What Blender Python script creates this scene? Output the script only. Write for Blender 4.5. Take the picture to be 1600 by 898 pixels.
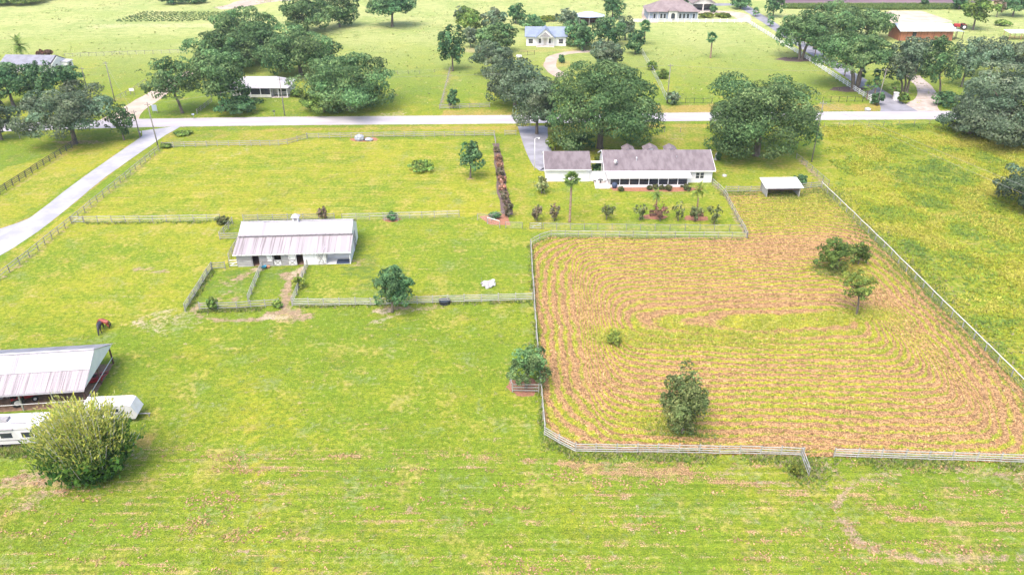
import bpy, math, random
import numpy as np
from mathutils import Vector, Matrix

# ------------------------------------------------------------------ camera, sky, sun, exposure
for o in list(bpy.data.objects):
    bpy.data.objects.remove(o)
sc = bpy.context.scene
COL = sc.collection
H, FPX, TILT = 58.0, 1200.0, math.radians(29.1)      # camera height (m), focal length for a 1600 px wide frame, tilt
cam = bpy.data.cameras.new('camera'); cam_o = bpy.data.objects.new('camera', cam); COL.objects.link(cam_o)
cam.sensor_width = 36.0; cam.lens = 36.0 * FPX / 1600.0
cam.clip_start = 0.5; cam.clip_end = 9000
cam_o.location = (0, 0, H); cam_o.rotation_euler = (math.pi / 2 - TILT, 0, 0)
sc.camera = cam_o
SUN_EL, SUN_AZ = 60.0, -150.0         # degrees; azimuth measured from +Y towards +X
w = bpy.data.worlds.new('World'); sc.world = w; w.use_nodes = True
nt = w.node_tree; nt.nodes.clear()
sky = nt.nodes.new('ShaderNodeTexSky'); sky.sky_type = 'NISHITA'; sky.sun_disc = False
sky.sun_elevation = math.radians(SUN_EL); sky.sun_rotation = math.radians(SUN_AZ)
sky.air_density = 1.0; sky.dust_density = 4.0; sky.ozone_density = 1.0
bg = nt.nodes.new('ShaderNodeBackground'); bg.inputs[1].default_value = 0.15
wo = nt.nodes.new('ShaderNodeOutputWorld')
nt.links.new(sky.outputs[0], bg.inputs[0]); nt.links.new(bg.outputs[0], wo.inputs[0])
sun = bpy.data.lights.new('sun', 'SUN'); sun.energy = 1.15; sun.angle = math.radians(38); sun.color = (1.0, 0.95, 0.86)
sun_o = bpy.data.objects.new('sun', sun); COL.objects.link(sun_o)
e, a = math.radians(SUN_EL), math.radians(SUN_AZ)
sun_o.rotation_euler = Vector((math.sin(a) * math.cos(e), math.cos(a) * math.cos(e), math.sin(e))).to_track_quat('Z', 'Y').to_euler()
sun_o.location = (-60, -60, 150)
sc.view_settings.view_transform = 'Standard'; sc.view_settings.look = 'None'
sc.view_settings.gamma = 1.0; sc.view_settings.use_curve_mapping = False
sc.view_settings.exposure = 1.52

random.seed(7)
RNG = np.random.default_rng(11)
PI = math.pi
# ------------------------------------------------------------------ surveying: where the things of the photograph stand on the flat ground
CT, ST = math.cos(TILT), math.sin(TILT)
def ray(px, py):
    u = (px - 800) / FPX; v = (449 - py) / FPX
    return u, CT + v * ST, -ST + v * CT
def G(px, py, z=0.0):
    u, dy, dz = ray(px, py); t = (z - H) / dz
    return Vector((u * t, dy * t, z))
def PXM(px, py, z=0.0):
    return FPX * ray(px, py)[2] / (z - H)
def HGT(by, ty):                       # height of something whose foot is at row by and top at row ty
    gy = G(800, by).y; u, dy, dz = ray(800, ty)
    return H + dz * gy / dy

# ------------------------------------------------------------------ numpy noise
def _lat(ix, iy, seed):
    n = (ix.astype(np.int64) * 374761393 + iy.astype(np.int64) * 668265263 + seed * 1442695041) & 0xffffffff
    n = ((n ^ (n >> 13)) * 1274126177) & 0xffffffff
    return ((n ^ (n >> 16)) & 0xffff) / 65535.0
def vnoise(x, y, seed=0):
    ix = np.floor(x); iy = np.floor(y); fx = x - ix; fy = y - iy
    fx = fx * fx * (3 - 2 * fx); fy = fy * fy * (3 - 2 * fy)
    a = _lat(ix, iy, seed); b = _lat(ix + 1, iy, seed); c = _lat(ix, iy + 1, seed); d = _lat(ix + 1, iy + 1, seed)
    return (a * (1 - fx) + b * fx) * (1 - fy) + (c * (1 - fx) + d * fx) * fy
def fbm(x, y, seed=0, oct=4):
    s = 0; w_ = 0.5; t = 0
    for k in range(oct):
        s = s + w_ * vnoise(x * 2 ** k, y * 2 ** k, seed + k * 17); t += w_; w_ *= 0.55
    return s / t
def sstep(e0, e1, x):
    t = np.clip((x - e0) / (e1 - e0), 0, 1); return t * t * (3 - 2 * t)
def in_poly(x, y, poly):
    r = np.zeros(x.shape, bool); n = len(poly)
    for i in range(n):
        x1, y1 = poly[i]; x2, y2 = poly[(i + 1) % n]
        if y1 == y2: continue
        c = ((y1 > y) != (y2 > y)) & (x < (x2 - x1) * (y - y1) / (y2 - y1) + x1)
        r ^= c
    return r
def dist_line(x, y, pts):
    d = np.full(x.shape, 1e9)
    for (x1, y1), (x2, y2) in zip(pts[:-1], pts[1:]):
        dx, dy = x2 - x1, y2 - y1; L = dx * dx + dy * dy + 1e-9
        t = np.clip(((x - x1) * dx + (y - y1) * dy) / L, 0, 1)
        d = np.minimum(d, np.hypot(x - x1 - t * dx, y - y1 - t * dy))
    return d
def W(pts, z=0.0):
    return [tuple(G(px, py, z)[:2]) for px, py in pts]

# ------------------------------------------------------------------ materials
MATS = {}
def nodes_of(name):
    m = bpy.data.materials.new(name); m.use_nodes = True; t = m.node_tree
    p = t.nodes['Principled BSDF']; MATS[name] = m
    return m, t, p
def N(t, typ, **kw):
    n = t.nodes.new(typ)
    for k, v in kw.items():
        if k.startswith('i_'): n.inputs[k[2:].replace('_', ' ')].default_value = v
        elif k.startswith('n_'): n.inputs[int(k[2:])].default_value = v
        else: setattr(n, k, v)
    return n
def mixc(t, fac, a, b):
    n = t.nodes.new('ShaderNodeMix'); n.data_type = 'RGBA'
    for i, v in ((0, fac), (6, a), (7, b)):
        if isinstance(v, bpy.types.NodeSocket): t.links.new(v, n.inputs[i])
        elif i == 0: n.inputs[0].default_value = v
        else: n.inputs[i].default_value = (*v[:3], 1)
    return n.outputs[2]
def mth(t, op, *a):
    n = t.nodes.new('ShaderNodeMath'); n.operation = op
    for i, v in enumerate(a):
        if isinstance(v, bpy.types.NodeSocket): t.links.new(v, n.inputs[i])
        else: n.inputs[i].default_value = v
    return n.outputs[0]
def ss(t, x, lo, hi):
    n = t.nodes.new('ShaderNodeMapRange'); n.interpolation_type = 'SMOOTHSTEP'
    t.links.new(x, n.inputs[0]); n.inputs[1].default_value = lo; n.inputs[2].default_value = hi
    return n.outputs[0]
def noise(t, scale, vec, detail=3.0, rough=0.55, sc3=None):
    if sc3:
        mp = t.nodes.new('ShaderNodeMapping'); mp.inputs['Scale'].default_value = sc3
        t.links.new(vec, mp.inputs['Vector']); vec = mp.outputs[0]
    n = t.nodes.new('ShaderNodeTexNoise'); n.inputs['Scale'].default_value = scale
    n.inputs['Detail'].default_value = detail; n.inputs['Roughness'].default_value = rough
    t.links.new(vec, n.inputs['Vector'])
    return n.outputs[0]
def bump(t, p, h, strength, dist=0.1):
    b = t.nodes.new('ShaderNodeBump'); b.inputs['Strength'].default_value = strength; b.inputs['Distance'].default_value = dist
    t.links.new(h, b.inputs['Height']); t.links.new(b.outputs[0], p.inputs['Normal'])
def pm(name, c1, c2=None, scale=2.0, rough=0.8, bmp=0.0, spec=0.3, metal=0.0, sc3=None, lo=0.35, hi=0.65):
    m, t, p = nodes_of(name)
    p.inputs['Roughness'].default_value = rough; p.inputs['Specular IOR Level'].default_value = spec; p.inputs['Metallic'].default_value = metal
    if c2 is None: c2 = tuple(x * 0.82 for x in c1)
    tc = t.nodes.new('ShaderNodeTexCoord')
    oi = t.nodes.new('ShaderNodeObjectInfo'); va = t.nodes.new('ShaderNodeVectorMath'); va.operation = 'ADD'      # every piece gets its own stretch of the pattern
    t.links.new(tc.outputs['Object'], va.inputs[0]); t.links.new(mth(t, 'MULTIPLY', oi.outputs['Random'], 37.0), va.inputs[1])
    f = noise(t, scale, va.outputs[0], 4, 0.6, sc3)
    hs_ = t.nodes.new('ShaderNodeHueSaturation'); t.links.new(mixc(t, ss(t, f, lo, hi), c1, c2), hs_.inputs['Color'])
    t.links.new(mth(t, 'ADD', mth(t, 'MULTIPLY', oi.outputs['Random'], 0.14), 0.93), hs_.inputs['Value']); t.links.new(hs_.outputs[0], p.inputs['Base Color'])
    if bmp: bump(t, p, f, bmp, 0.05)
    return m
# foliage: albedo per leaf, some light passes through
m, t, p = nodes_of('leaf')
at = N(t, 'ShaderNodeAttribute', attribute_name='Col')
t.links.new(at.outputs['Color'], p.inputs['Base Color']); p.inputs['Roughness'].default_value = 0.75; p.inputs['Specular IOR Level'].default_value = 0.08
tr = t.nodes.new('ShaderNodeBsdfTranslucent'); mx = t.nodes.new('ShaderNodeMixShader'); mx.inputs[0].default_value = 0.34
t.links.new(at.outputs['Color'], tr.inputs[0]); t.links.new(p.outputs[0], mx.inputs[1]); t.links.new(tr.outputs[0], mx.inputs[2])
t.links.new(mx.outputs[0], t.nodes['Material Output'].inputs[0])
m, t, p = nodes_of('litter')      # hay and grass clumps lying on the fields
at = N(t, 'ShaderNodeAttribute', attribute_name='Col'); t.links.new(at.outputs['Color'], p.inputs['Base Color'])
p.inputs['Roughness'].default_value = 0.95; p.inputs['Specular IOR Level'].default_value = 0.05
pm('bark', (0.20, 0.165, 0.13), (0.10, 0.085, 0.07), 3, 0.95, 0.6, 0.1, sc3=(1, 1, 0.25))
pm('palm_bark', (0.20, 0.12, 0.075), (0.32, 0.24, 0.18), 2.2, 0.95, 0.5, 0.1, sc3=(1, 1, 3))
pm('wood_grey', (0.34, 0.335, 0.30), (0.23, 0.22, 0.195), 3, 0.9, 0.2, 0.15, sc3=(0.5, 2, 4))
pm('wood_pale', (0.46, 0.45, 0.42), (0.31, 0.305, 0.275), 3, 0.88, 0.2, 0.15, sc3=(0.5, 2, 4))
pm('wood_dark', (0.055, 0.058, 0.06), (0.10, 0.10, 0.10), 3, 0.85, 0.2, 0.2)
pm('wood_post', (0.27, 0.25, 0.22), (0.16, 0.15, 0.135), 4, 0.92, 0.3, 0.1)
pm('plank_weathered', (0.40, 0.39, 0.39), (0.24, 0.225, 0.23), 1.6, 0.9, 0.2, 0.1, sc3=(0.35, 1, 5))
pm('white_paint', (0.74, 0.73, 0.74), (0.64, 0.62, 0.62), 1.2, 0.7, 0.05, 0.3)
pm('white_flaking', (0.76, 0.75, 0.75), (0.40, 0.38, 0.37), 2.2, 0.85, 0.1, 0.2, lo=0.5, hi=0.62)
pm('white_siding', (0.76, 0.75, 0.76), (0.70, 0.69, 0.71), 0.8, 0.6, 0.03, 0.3)
pm('cream_wall', (0.66, 0.64, 0.60), (0.58, 0.56, 0.53), 0.8, 0.75)
pm('blue_grey_wall', (0.30, 0.34, 0.43), (0.26, 0.30, 0.38), 0.6, 0.75)
pm('orange_wall', (0.38, 0.155, 0.085), (0.29, 0.12, 0.065), 0.7, 0.8, sc3=(2, 2, 0.3))
pm('shingle_brown', (0.190, 0.160, 0.170), (0.138, 0.113, 0.122), 0.9, 0.92, 0.3, 0.1, sc3=(1.2, 0.35, 1))
pm('shingle_far', (0.23, 0.185, 0.185), (0.18, 0.14, 0.14), 0.5, 0.92)
pm('shingle_blue', (0.21, 0.25, 0.33), (0.17, 0.20, 0.27), 0.5, 0.9)
pm('shingle_grey', (0.22, 0.22, 0.26), (0.17, 0.17, 0.20), 0.5, 0.9)
pm('metal_roof_new', (0.42, 0.40, 0.42), (0.33, 0.31, 0.325), 0.6, 0.55, 0, 0.2, sc3=(2.5, 0.2, 1), lo=0.42, hi=0.72)
pm('metal_roof_old', (0.36, 0.325, 0.34), (0.195, 0.165, 0.17), 0.8, 0.6, 0, 0.3, sc3=(3.4, 0.10, 1), lo=0.46, hi=0.68)
pm('metal_roof_far', (0.38, 0.44, 0.53), (0.34, 0.39, 0.47), 0.3, 0.5)
pm('galvanised', (0.55, 0.56, 0.58), (0.42, 0.43, 0.45), 3, 0.45, 0, 0.5, 0.4)
pm('dark_metal', (0.03, 0.032, 0.035), (0.05, 0.05, 0.055), 3, 0.5)
pm('blue_paint', (0.06, 0.28, 0.40), (0.05, 0.22, 0.32), 3, 0.5)
pm('tarp_dark', (0.045, 0.065, 0.12), (0.06, 0.08, 0.14), 2, 0.6)
pm('red_paint', (0.42, 0.03, 0.035), (0.30, 0.025, 0.03), 3, 0.45)
pm('rubber', (0.025, 0.025, 0.026), (0.04, 0.04, 0.04), 4, 0.9)
pm('black_plastic', (0.022, 0.024, 0.035), (0.035, 0.037, 0.05), 3, 0.45)
pm('trailer_white', (0.60, 0.59, 0.61), (0.52, 0.51, 0.51), 0.7, 0.4, 0, 0.5)
pm('trim_grey', (0.30, 0.28, 0.29), (0.22, 0.21, 0.22), 2, 0.6)
pm('brown_wood', (0.13, 0.065, 0.05), (0.09, 0.045, 0.035), 3, 0.8)
pm('mulch', (0.36, 0.17, 0.11), (0.24, 0.12, 0.08), 4, 0.97, 0.8, 0.05)
pm('mulch_dark', (0.16, 0.11, 0.10), (0.11, 0.08, 0.075), 4, 0.97, 0.6, 0.05)
pm('concrete', (0.60, 0.52, 0.50), (0.50, 0.44, 0.42), 0.9, 0.9, 0.1)
pm('rock_pale', (0.52, 0.50, 0.51), (0.28, 0.27, 0.28), 3, 0.9, 0.5)
pm('rock_blue', (0.36, 0.38, 0.42), (0.25, 0.26, 0.29), 3, 0.9, 0.5)
pm('stall_dirt', (0.30, 0.19, 0.13), (0.2, 0.13, 0.09), 2, 0.97, 0.4)
pm('wire', (0.50, 0.50, 0.50), (0.40, 0.40, 0.40), 3, 0.5, 0, 0.4, 0.3)
pm('cable', (0.30, 0.30, 0.31), (0.24, 0.24, 0.25), 3, 0.6)
pm('terracotta', (0.45, 0.22, 0.13), (0.35, 0.17, 0.10), 3, 0.8)
pm('sand', (0.44, 0.36, 0.30), (0.36, 0.29, 0.235), 0.25, 0.97, 0.1, 0.05)
pm('sand_track', (0.44, 0.37, 0.34), (0.33, 0.28, 0.24), 0.5, 0.97, 0.1, 0.05)
pm('ploughed', (0.20, 0.135, 0.155), (0.13, 0.09, 0.11), 0.12, 0.97, 0.1, 0.05, sc3=(0.15, 1.2, 1))
pm('asphalt_pale', (0.44, 0.41, 0.43), (0.37, 0.345, 0.37), 0.22, 0.92, 0.05, 0.15, sc3=(0.4, 1.5, 1))
pm('asphalt_lane', (0.37, 0.365, 0.40), (0.29, 0.285, 0.32), 0.2, 0.92, 0.05, 0.15)
pm('asphalt_drive', (0.27, 0.265, 0.30), (0.20, 0.195, 0.22), 0.3, 0.9, 0.05, 0.15)
m, t, p = nodes_of('glass_dark')
p.inputs['Base Color'].default_value = (0.03, 0.035, 0.05, 1); p.inputs['Roughness'].default_value = 0.08; p.inputs['Specular IOR Level'].default_value = 0.6
m, t, p = nodes_of('insect_screen')          # dark mesh one can partly see through
p.inputs['Base Color'].default_value = (0.025, 0.028, 0.04, 1); p.inputs['Roughness'].default_value = 0.6; p.inputs['Alpha'].default_value = 0.62
m, t, p = nodes_of('water'); p.inputs['Base Color'].default_value = (0.03, 0.04, 0.05, 1); p.inputs['Roughness'].default_value = 0.04
m, t, p = nodes_of('coat')
at = N(t, 'ShaderNodeAttribute', attribute_name='Col'); t.links.new(at.outputs['Color'], p.inputs['Base Color']); p.inputs['Roughness'].default_value = 0.45

# ------------------------------------------------------------------ mesh helpers
def link(name, me, parent=None, mat=None):
    o = bpy.data.objects.new(name, me); COL.objects.link(o)
    if parent is not None: o.parent = parent
    if mat is not None and me is not None and not me.materials: me.materials.append(MATS[mat])
    return o
def tag(o, label, cat, group=None):
    o['label'] = label; o['category'] = cat
    if group: o['group'] = group
    return o
def thing(name, label, cat, loc=(0, 0, 0), rz=0.0, group=None):
    o = bpy.data.objects.new(name, None); COL.objects.link(o); o.empty_display_size = 0.3
    o.location = loc; o.rotation_euler = (0, 0, rz)
    return tag(o, label, cat, group)
class MB:
    def __init__(s): s.v = []; s.f = []
    def add(s, vs, fs):
        n = len(s.v); s.v += [tuple(q) for q in vs]; s.f += [tuple(i + n for i in q) for q in fs]; return s
    def box(s, x0, x1, y0, y1, z0, z1):
        return s.add([(x0, y0, z0), (x1, y0, z0), (x1, y1, z0), (x0, y1, z0), (x0, y0, z1), (x1, y0, z1), (x1, y1, z1), (x0, y1, z1)],
                     [(0, 3, 2, 1), (4, 5, 6, 7), (0, 1, 5, 4), (1, 2, 6, 5), (2, 3, 7, 6), (3, 0, 4, 7)])
    def prism(s, prof, x0, x1, axis='x'):       # profile (a, z) pushed along an axis
        n = len(prof)
        A = [(x0, a, z) if axis == 'x' else (a, x0, z) for a, z in prof]; B = [(x1, a, z) if axis == 'x' else (a, x1, z) for a, z in prof]
        return s.add(A + B, [tuple(range(n))[::-1], tuple(range(n, 2 * n))] + [(i, (i + 1) % n, n + (i + 1) % n, n + i) for i in range(n)])
    def slab(s, q, th):                          # four corners (top face) with thickness downwards
        return s.add(list(q) + [(a, b, c - th) for a, b, c in q], [(0, 1, 2, 3), (7, 6, 5, 4)] + [(i, 4 + i, 4 + (i + 1) % 4, (i + 1) % 4) for i in range(4)])
    def bar(s, p, q, wd, ht=None):
        p, q = Vector(p), Vector(q); d = (q - p).normalized(); ht = ht or wd
        up = Vector((0, 0, 1)) if abs(d.z) < 0.9 else Vector((0, 1, 0))
        sd = d.cross(up).normalized() * wd / 2; u2 = sd.cross(d).normalized() * ht / 2
        c = [p - sd - u2, p + sd - u2, p + sd + u2, p - sd + u2, q - sd - u2, q + sd - u2, q + sd + u2, q - sd + u2]
        return s.add(c, [(0, 3, 2, 1), (4, 5, 6, 7), (0, 1, 5, 4), (1, 2, 6, 5), (2, 3, 7, 6), (3, 0, 4, 7)])
    def tube(s, pts, rs, n=7):
        pts = [Vector(q) for q in pts]; k = len(pts); vs = []; fs = []
        for i, q in enumerate(pts):
            d = (pts[min(i + 1, k - 1)] - pts[max(i - 1, 0)]).normalized()
            up = Vector((0, 1, 0)) if abs(d.y) < 0.8 else Vector((1, 0, 0))
            sd = d.cross(up).normalized(); u2 = sd.cross(d)
            for j in range(n):
                an = 2 * PI * j / n; vs.append(q + (sd * math.cos(an) + u2 * math.sin(an)) * rs[i])
        for i in range(k - 1):
            for j in range(n):
                fs.append((i * n + j, i * n + (j + 1) % n, (i + 1) * n + (j + 1) % n, (i + 1) * n + j))
        fs.append(tuple(range(n))[::-1]); fs.append(tuple((k - 1) * n + j for j in range(n)))
        return s.add(vs, fs)
    def disc(s, c, r, ax, th, n=16):             # wheel-like cylinder
        c = Vector(c); ax = Vector(ax).normalized() * th / 2
        return s.tube([c - ax, c + ax], [r, r], n)
    def mesh(s, name, mat):
        me = bpy.data.meshes.new(name); me.from_pydata(s.v, [], s.f); me.update(); me.materials.append(MATS[mat]); return me
    def build(s, name, mat, parent=None, smooth=False):
        me = s.mesh(name, mat)
        if smooth: me.polygons.foreach_set('use_smooth', [True] * len(me.polygons))
        return link(name, me, parent)
def np_mesh(name, verts, nper, cols, mat):
    """many separate faces of nper corners each; cols per face"""
    n = len(verts) // nper; me = bpy.data.meshes.new(name)
    me.vertices.add(len(verts)); me.vertices.foreach_set('co', verts.astype(np.float32).ravel())
    me.loops.add(len(verts)); me.loops.foreach_set('vertex_index', np.arange(len(verts), dtype=np.int32))
    me.polygons.add(n); me.polygons.foreach_set('loop_start', np.arange(0, len(verts), nper, dtype=np.int32))
    try: me.polygons.foreach_set('loop_total', np.full(n, nper, np.int32))
    except Exception: pass
    ca = me.attributes.new('Col', 'FLOAT_COLOR', 'POINT')
    c = np.ones((n, nper, 4), np.float32); c[:, :, :3] = cols[:, None, :]
    ca.data.foreach_set('color', c.ravel())
    me.materials.append(MATS[mat]); me.update(calc_edges=True); return me
def grid_mesh(name, X, Y, Z, mat, attrs, keep=None):
    ny, nx = X.shape; me = bpy.data.meshes.new(name)
    i = np.arange(ny * nx).reshape(ny, nx)
    q = np.stack([i[:-1, :-1], i[:-1, 1:], i[1:, 1:], i[1:, :-1]], -1).reshape(-1, 4)
    co = np.stack([X, Y, Z], -1).reshape(-1, 3)
    if keep is not None:
        kf = keep.ravel()[q].all(1); q = q[kf]
        used = np.zeros(len(co), bool); used[q.ravel()] = True
        remap = np.cumsum(used) - 1; q = remap[q]; co = co[used]
    else: used = np.ones(len(co), bool)
    me.vertices.add(len(co)); me.vertices.foreach_set('co', co.astype(np.float32).ravel())
    me.loops.add(q.size); me.loops.foreach_set('vertex_index', q.astype(np.int32).ravel())
    me.polygons.add(len(q)); me.polygons.foreach_set('loop_start', np.arange(0, q.size, 4, dtype=np.int32))
    try: me.polygons.foreach_set('loop_total', np.full(len(q), 4, np.int32))
    except Exception: pass
    for nm, A in attrs.items():
        if A.ndim == 3:
            at = me.attributes.new(nm, 'FLOAT_COLOR', 'POINT'); at.data.foreach_set('color', A.reshape(-1, 4)[used].astype(np.float32).ravel())
        else:
            at = me.attributes.new(nm, 'FLOAT', 'POINT'); at.data.foreach_set('value', A.ravel()[used].astype(np.float32))
    me.polygons.foreach_set('use_smooth', np.ones(len(q), bool))
    me.materials.append(MATS[mat]); me.update(calc_edges=True); return me
def sheet(name, pts, z, mat, kind='structure', px=True):
    p = W(pts) if px else pts
    me = bpy.data.meshes.new(name); me.from_pydata([(x, y, z) for x, y in p], [], [tuple(range(len(p)))]); me.update()
    me.materials.append(MATS[mat]); o = link(name, me)
    if me.polygons[0].normal.z < 0: me.flip_normals()
    if kind: o['kind'] = kind
    return o
def ribbon(name, pts, width, z, mat, px=True, wob=0.0):
    """a road-like strip along a smoothed centre line; width may be a list"""
    p = [Vector((*q, 0)) for q in (W(pts) if px else pts)]
    ws = width if isinstance(width, (list, tuple)) else [width] * len(p)
    P = []; Q = []
    for i in range(len(p) - 1):
        a_, b_, c_, d_ = p[max(i - 1, 0)], p[i], p[i + 1], p[min(i + 2, len(p) - 1)]
        n = max(2, int((c_ - b_).length / 3))
        for k in range(n):
            u = k / n
            P.append(0.5 * ((2 * b_) + (c_ - a_) * u + (2 * a_ - 5 * b_ + 4 * c_ - d_) * u * u + (-a_ + 3 * b_ - 3 * c_ + d_) * u ** 3)); Q.append(ws[i] * (1 - u) + ws[i + 1] * u)
    P.append(p[-1]); Q.append(ws[-1]); vs = []; fs = []
    for i, q in enumerate(P):
        d = (P[min(i + 1, len(P) - 1)] - P[max(i - 1, 0)]).normalized(); n = Vector((-d.y, d.x, 0))
        r1 = Q[i] / 2 + random.uniform(-wob, wob); r2 = Q[i] / 2 + random.uniform(-wob, wob)
        vs += [(q.x + n.x * r1, q.y + n.y * r1, z), (q.x - n.x * r2, q.y - n.y * r2, z)]
        if i: fs.append((2 * i - 2, 2 * i - 1, 2 * i + 1, 2 * i))
    me = bpy.data.meshes.new(name); me.from_pydata(vs, [], fs); me.update(); me.materials.append(MATS[mat])
    o = link(name, me); o['kind'] = 'structure'; return o

# ------------------------------------------------------------------ GROUND: one sheet to the horizon; what grows where is kept per vertex
def geo_axis(lo, hi, dense_lo, dense_hi, step, grow=1.25, mid=None):
    c = list(np.arange(dense_lo, dense_hi + 1e-6, step)); x = c[-1]; s = step
    while x < hi:
        if mid and x < mid[0]: s = mid[1]
        else: s *= grow
        x += s; c.append(min(x, hi))
    x = c[0]; s = step
    while x > lo:
        s *= grow; x -= s; c.insert(0, max(x, lo))
    return np.array(c)
xs = geo_axis(-3500, 3500, -132, 132, 0.75, 1.3)
ys = geo_axis(-600, 4500, 46, 205, 0.62, 1.3, (420, 1.7))
GX, GY = np.meshgrid(xs, ys)
wx = GX + (fbm(GX * 0.35, GY * 0.35, 5) - 0.5) * 2.2; wy = GY + (fbm(GX * 0.35, GY * 0.35, 9) - 0.5) * 2.2
mA = np.zeros(GX.shape + (4,)); mB = np.zeros(GX.shape + (4,))
HAY = W([(832, 383), (862, 371), (1168, 372), (1146, 330), (1132, 304), (1192, 300), (1282, 294), (1600, 610), (1700, 712), (1700, 727), (1303, 714), (1252, 713), (899, 705), (851, 678), (845, 600)])
HAY_BODY = W([(832, 383), (862, 371), (1168, 373), (1345, 362), (1600, 612), (1700, 715), (1700, 727), (899, 705), (851, 678), (845, 600)])
def region(pts, arr, ch, val, soft=True, nz=0.35, sc_=0.12, seed=3):
    k = in_poly(wx if soft else GX, wy if soft else GY, W(pts))
    v = val * (1 - nz + 2 * nz * fbm(GX * sc_, GY * sc_, seed))
    arr[..., ch] = np.where(k, v, arr[..., ch])
def blob(px, py, rx, ry, arr, ch, val, rag=0.5, seed=1):
    g = G(px, py); d = np.hypot((GX - g.x) / rx, (GY - g.y) / ry) + rag * (fbm(GX * 0.8, GY * 0.8, seed) - 0.5) * 2
    arr[..., ch] = np.maximum(arr[..., ch], val * sstep(1.15, 0.55, d))
def stroke(pts, wd, arr, ch, val, rag=0.5, seed=2):
    d = dist_line(GX, GY, W(pts)) / wd + rag * (fbm(GX * 0.9, GY * 0.9, seed) - 0.5) * 2 + rag * 1.6 * (fbm(GX * 0.18, GY * 0.18, seed + 5) - 0.5)
    arr[..., ch] = np.maximum(arr[..., ch], val * sstep(1.1, 0.5, d))
# base tones
mA[..., 0] = 0.30 + 0.5 * (fbm(GX * 0.05, GY * 0.05, 21) - 0.5)
mA[..., 2] = 0.35 + 0.9 * (fbm(GX * 0.07, GY * 0.07, 33) - 0.5)
mB[..., 1] = sstep(195, 330, GY)
PADDOCK = [(258, 232), (480, 219), (775, 216), (792, 337), (535, 343), (345, 346), (118, 346)]
region(PADDOCK, mA, 0, 0.58); region(PADDOCK, mA, 2, 0.10); region(PADDOCK, mA, 3, 0.9, nz=0.2)
LANE_V = [(215, 215), (0, 362), (-200, 500), (-200, 330), (118, 228)]
region(LANE_V, mA, 0, 0.66); region(LANE_V, mA, 2, 0.15)
STRIP = [(0, 408), (250, 235), (118, 346), (-60, 480), (-300, 600), (-300, 470)]
region(STRIP, mA, 0, 0.75)
BARN_L = [(118, 348), (345, 348), (370, 410), (330, 425), (290, 490), (180, 530), (0, 545), (-200, 560), (-60, 482)]
region(BARN_L, mA, 0, 0.52); region(BARN_L, mA, 2, 0.12)
BARN_R = [(545, 345), (820, 345), (830, 470), (457, 478), (480, 420), (550, 415)]
region(BARN_R, mA, 0, 0.36); region(BARN_R, mA, 2, 0.22); region(BARN_R, mA, 3, 0.45)
MID = [(0, 548), (290, 490), (457, 480), (834, 472), (850, 680), (880, 705), (600, 700), (300, 690), (230, 640), (180, 560)]
region(MID, mA, 0, 0.26, nz=0.6); region(MID, mA, 2, 0.24, nz=0.9)
LOW = [(-200, 760), (100, 735), (280, 695), (600, 700), (880, 706), (1250, 714), (1700, 728), (1900, 1500), (-300, 1500)]
region(LOW, mA, 0, 0.28, nz=0.6); region(LOW, mA, 2, 0.36, nz=0.7); region(LOW, mB, 0, 0.42, nz=0.6, sc_=0.09); region(LOW, mA, 3, 0.75, nz=0.3); region(MID, mA, 3, 0.22)
YARD = [(800, 215), (1240, 200), (1290, 292), (1130, 300), (1166, 372), (830, 362), (795, 335), (780, 225)]
region(YARD, mA, 0, 0.46); region(YARD, mA, 2, 0.22); region(YARD, mA, 3, 0.35); region(YARD, mB, 2, 0.35, nz=0.9, sc_=0.15)
FRONT_LAWN = [(1040, 190), (1245, 205), (1250, 250), (1120, 275), (1040, 235)]
region(FRONT_LAWN, mA, 0, 0.25); region(FRONT_LAWN, mB, 2, 0.5, nz=0.9, sc_=0.12)
WEEDY = [(1282, 196), (1700, 190), (2000, 330), (2000, 900), (1700, 712), (1600, 612), (1285, 294)]
region(WEEDY, mA, 0, 0.50, nz=0.6, sc_=0.1); region(WEEDY, mA, 2, 0.22, nz=1.0, sc_=0.12, seed=8)
VERGE = [(250, 205), (1480, 190), (1280, 198), (1040, 200), (800, 208), (480, 216), (430, 225), (255, 230)]
region(VERGE, mA, 0, 0.62); region(VERGE, mB, 2, 0.45, nz=0.8)
VERGE2 = [(960, 178), (1480, 172), (1360, 162), (1040, 164), (690, 172), (690, 182)]
region(VERGE2, mB, 2, 0.9, nz=0.5)
stroke([(420, 203), (800, 199), (1100, 196)], 2.0, mB, 2, 0.8)
PEN = [(333, 422), (470, 418), (457, 478), (310, 485), (290, 485)]
region(PEN, mA, 2, 0.55, nz=0.8); region(PEN, mA, 0, 0.3, nz=0.8, sc_=0.3)
# bare soil and sand, with shapes of their own
stroke([(470, 422), (452, 438), (447, 462), (446, 484)], 1.1, mA, 1, 1.0, 0.3)
stroke([(446, 484), (420, 497), (360, 501), (318, 497), (302, 486), (312, 474)], 0.6, mA, 1, 0.85, 0.3)
blob(447, 492, 3.6, 2.2, mA, 1, 1.0); blob(468, 494, 2.2, 1.3, mA, 1, 0.9); blob(432, 496, 2.6, 1.1, mB, 3, 0.9)
blob(450, 431, 1.8, 1.6, mA, 1, 0.95); stroke([(470, 420), (462, 432)], 1.3, mB, 3, 0.8); stroke([(402, 418), (392, 424), (372, 436)], 0.9, mA, 1, 0.85)
stroke([(398, 419), (405, 421)], 0.9, mB, 3, 0.9); blob(352, 443, 2.0, 0.8, mA, 1, 0.7); stroke([(335, 470), (372, 448)], 0.45, mA, 1, 0.6); blob(368, 467, 1.0, 1.0, mA, 1, 0.7)
blob(225, 420, 2.8, 1.2, mA, 1, 0.8, 0.7); blob(252, 424, 2.0, 0.8, mA, 1, 0.75, 0.7); blob(330, 363, 2.2, 1.6, mA, 1, 0.45, 0.7)
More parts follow.
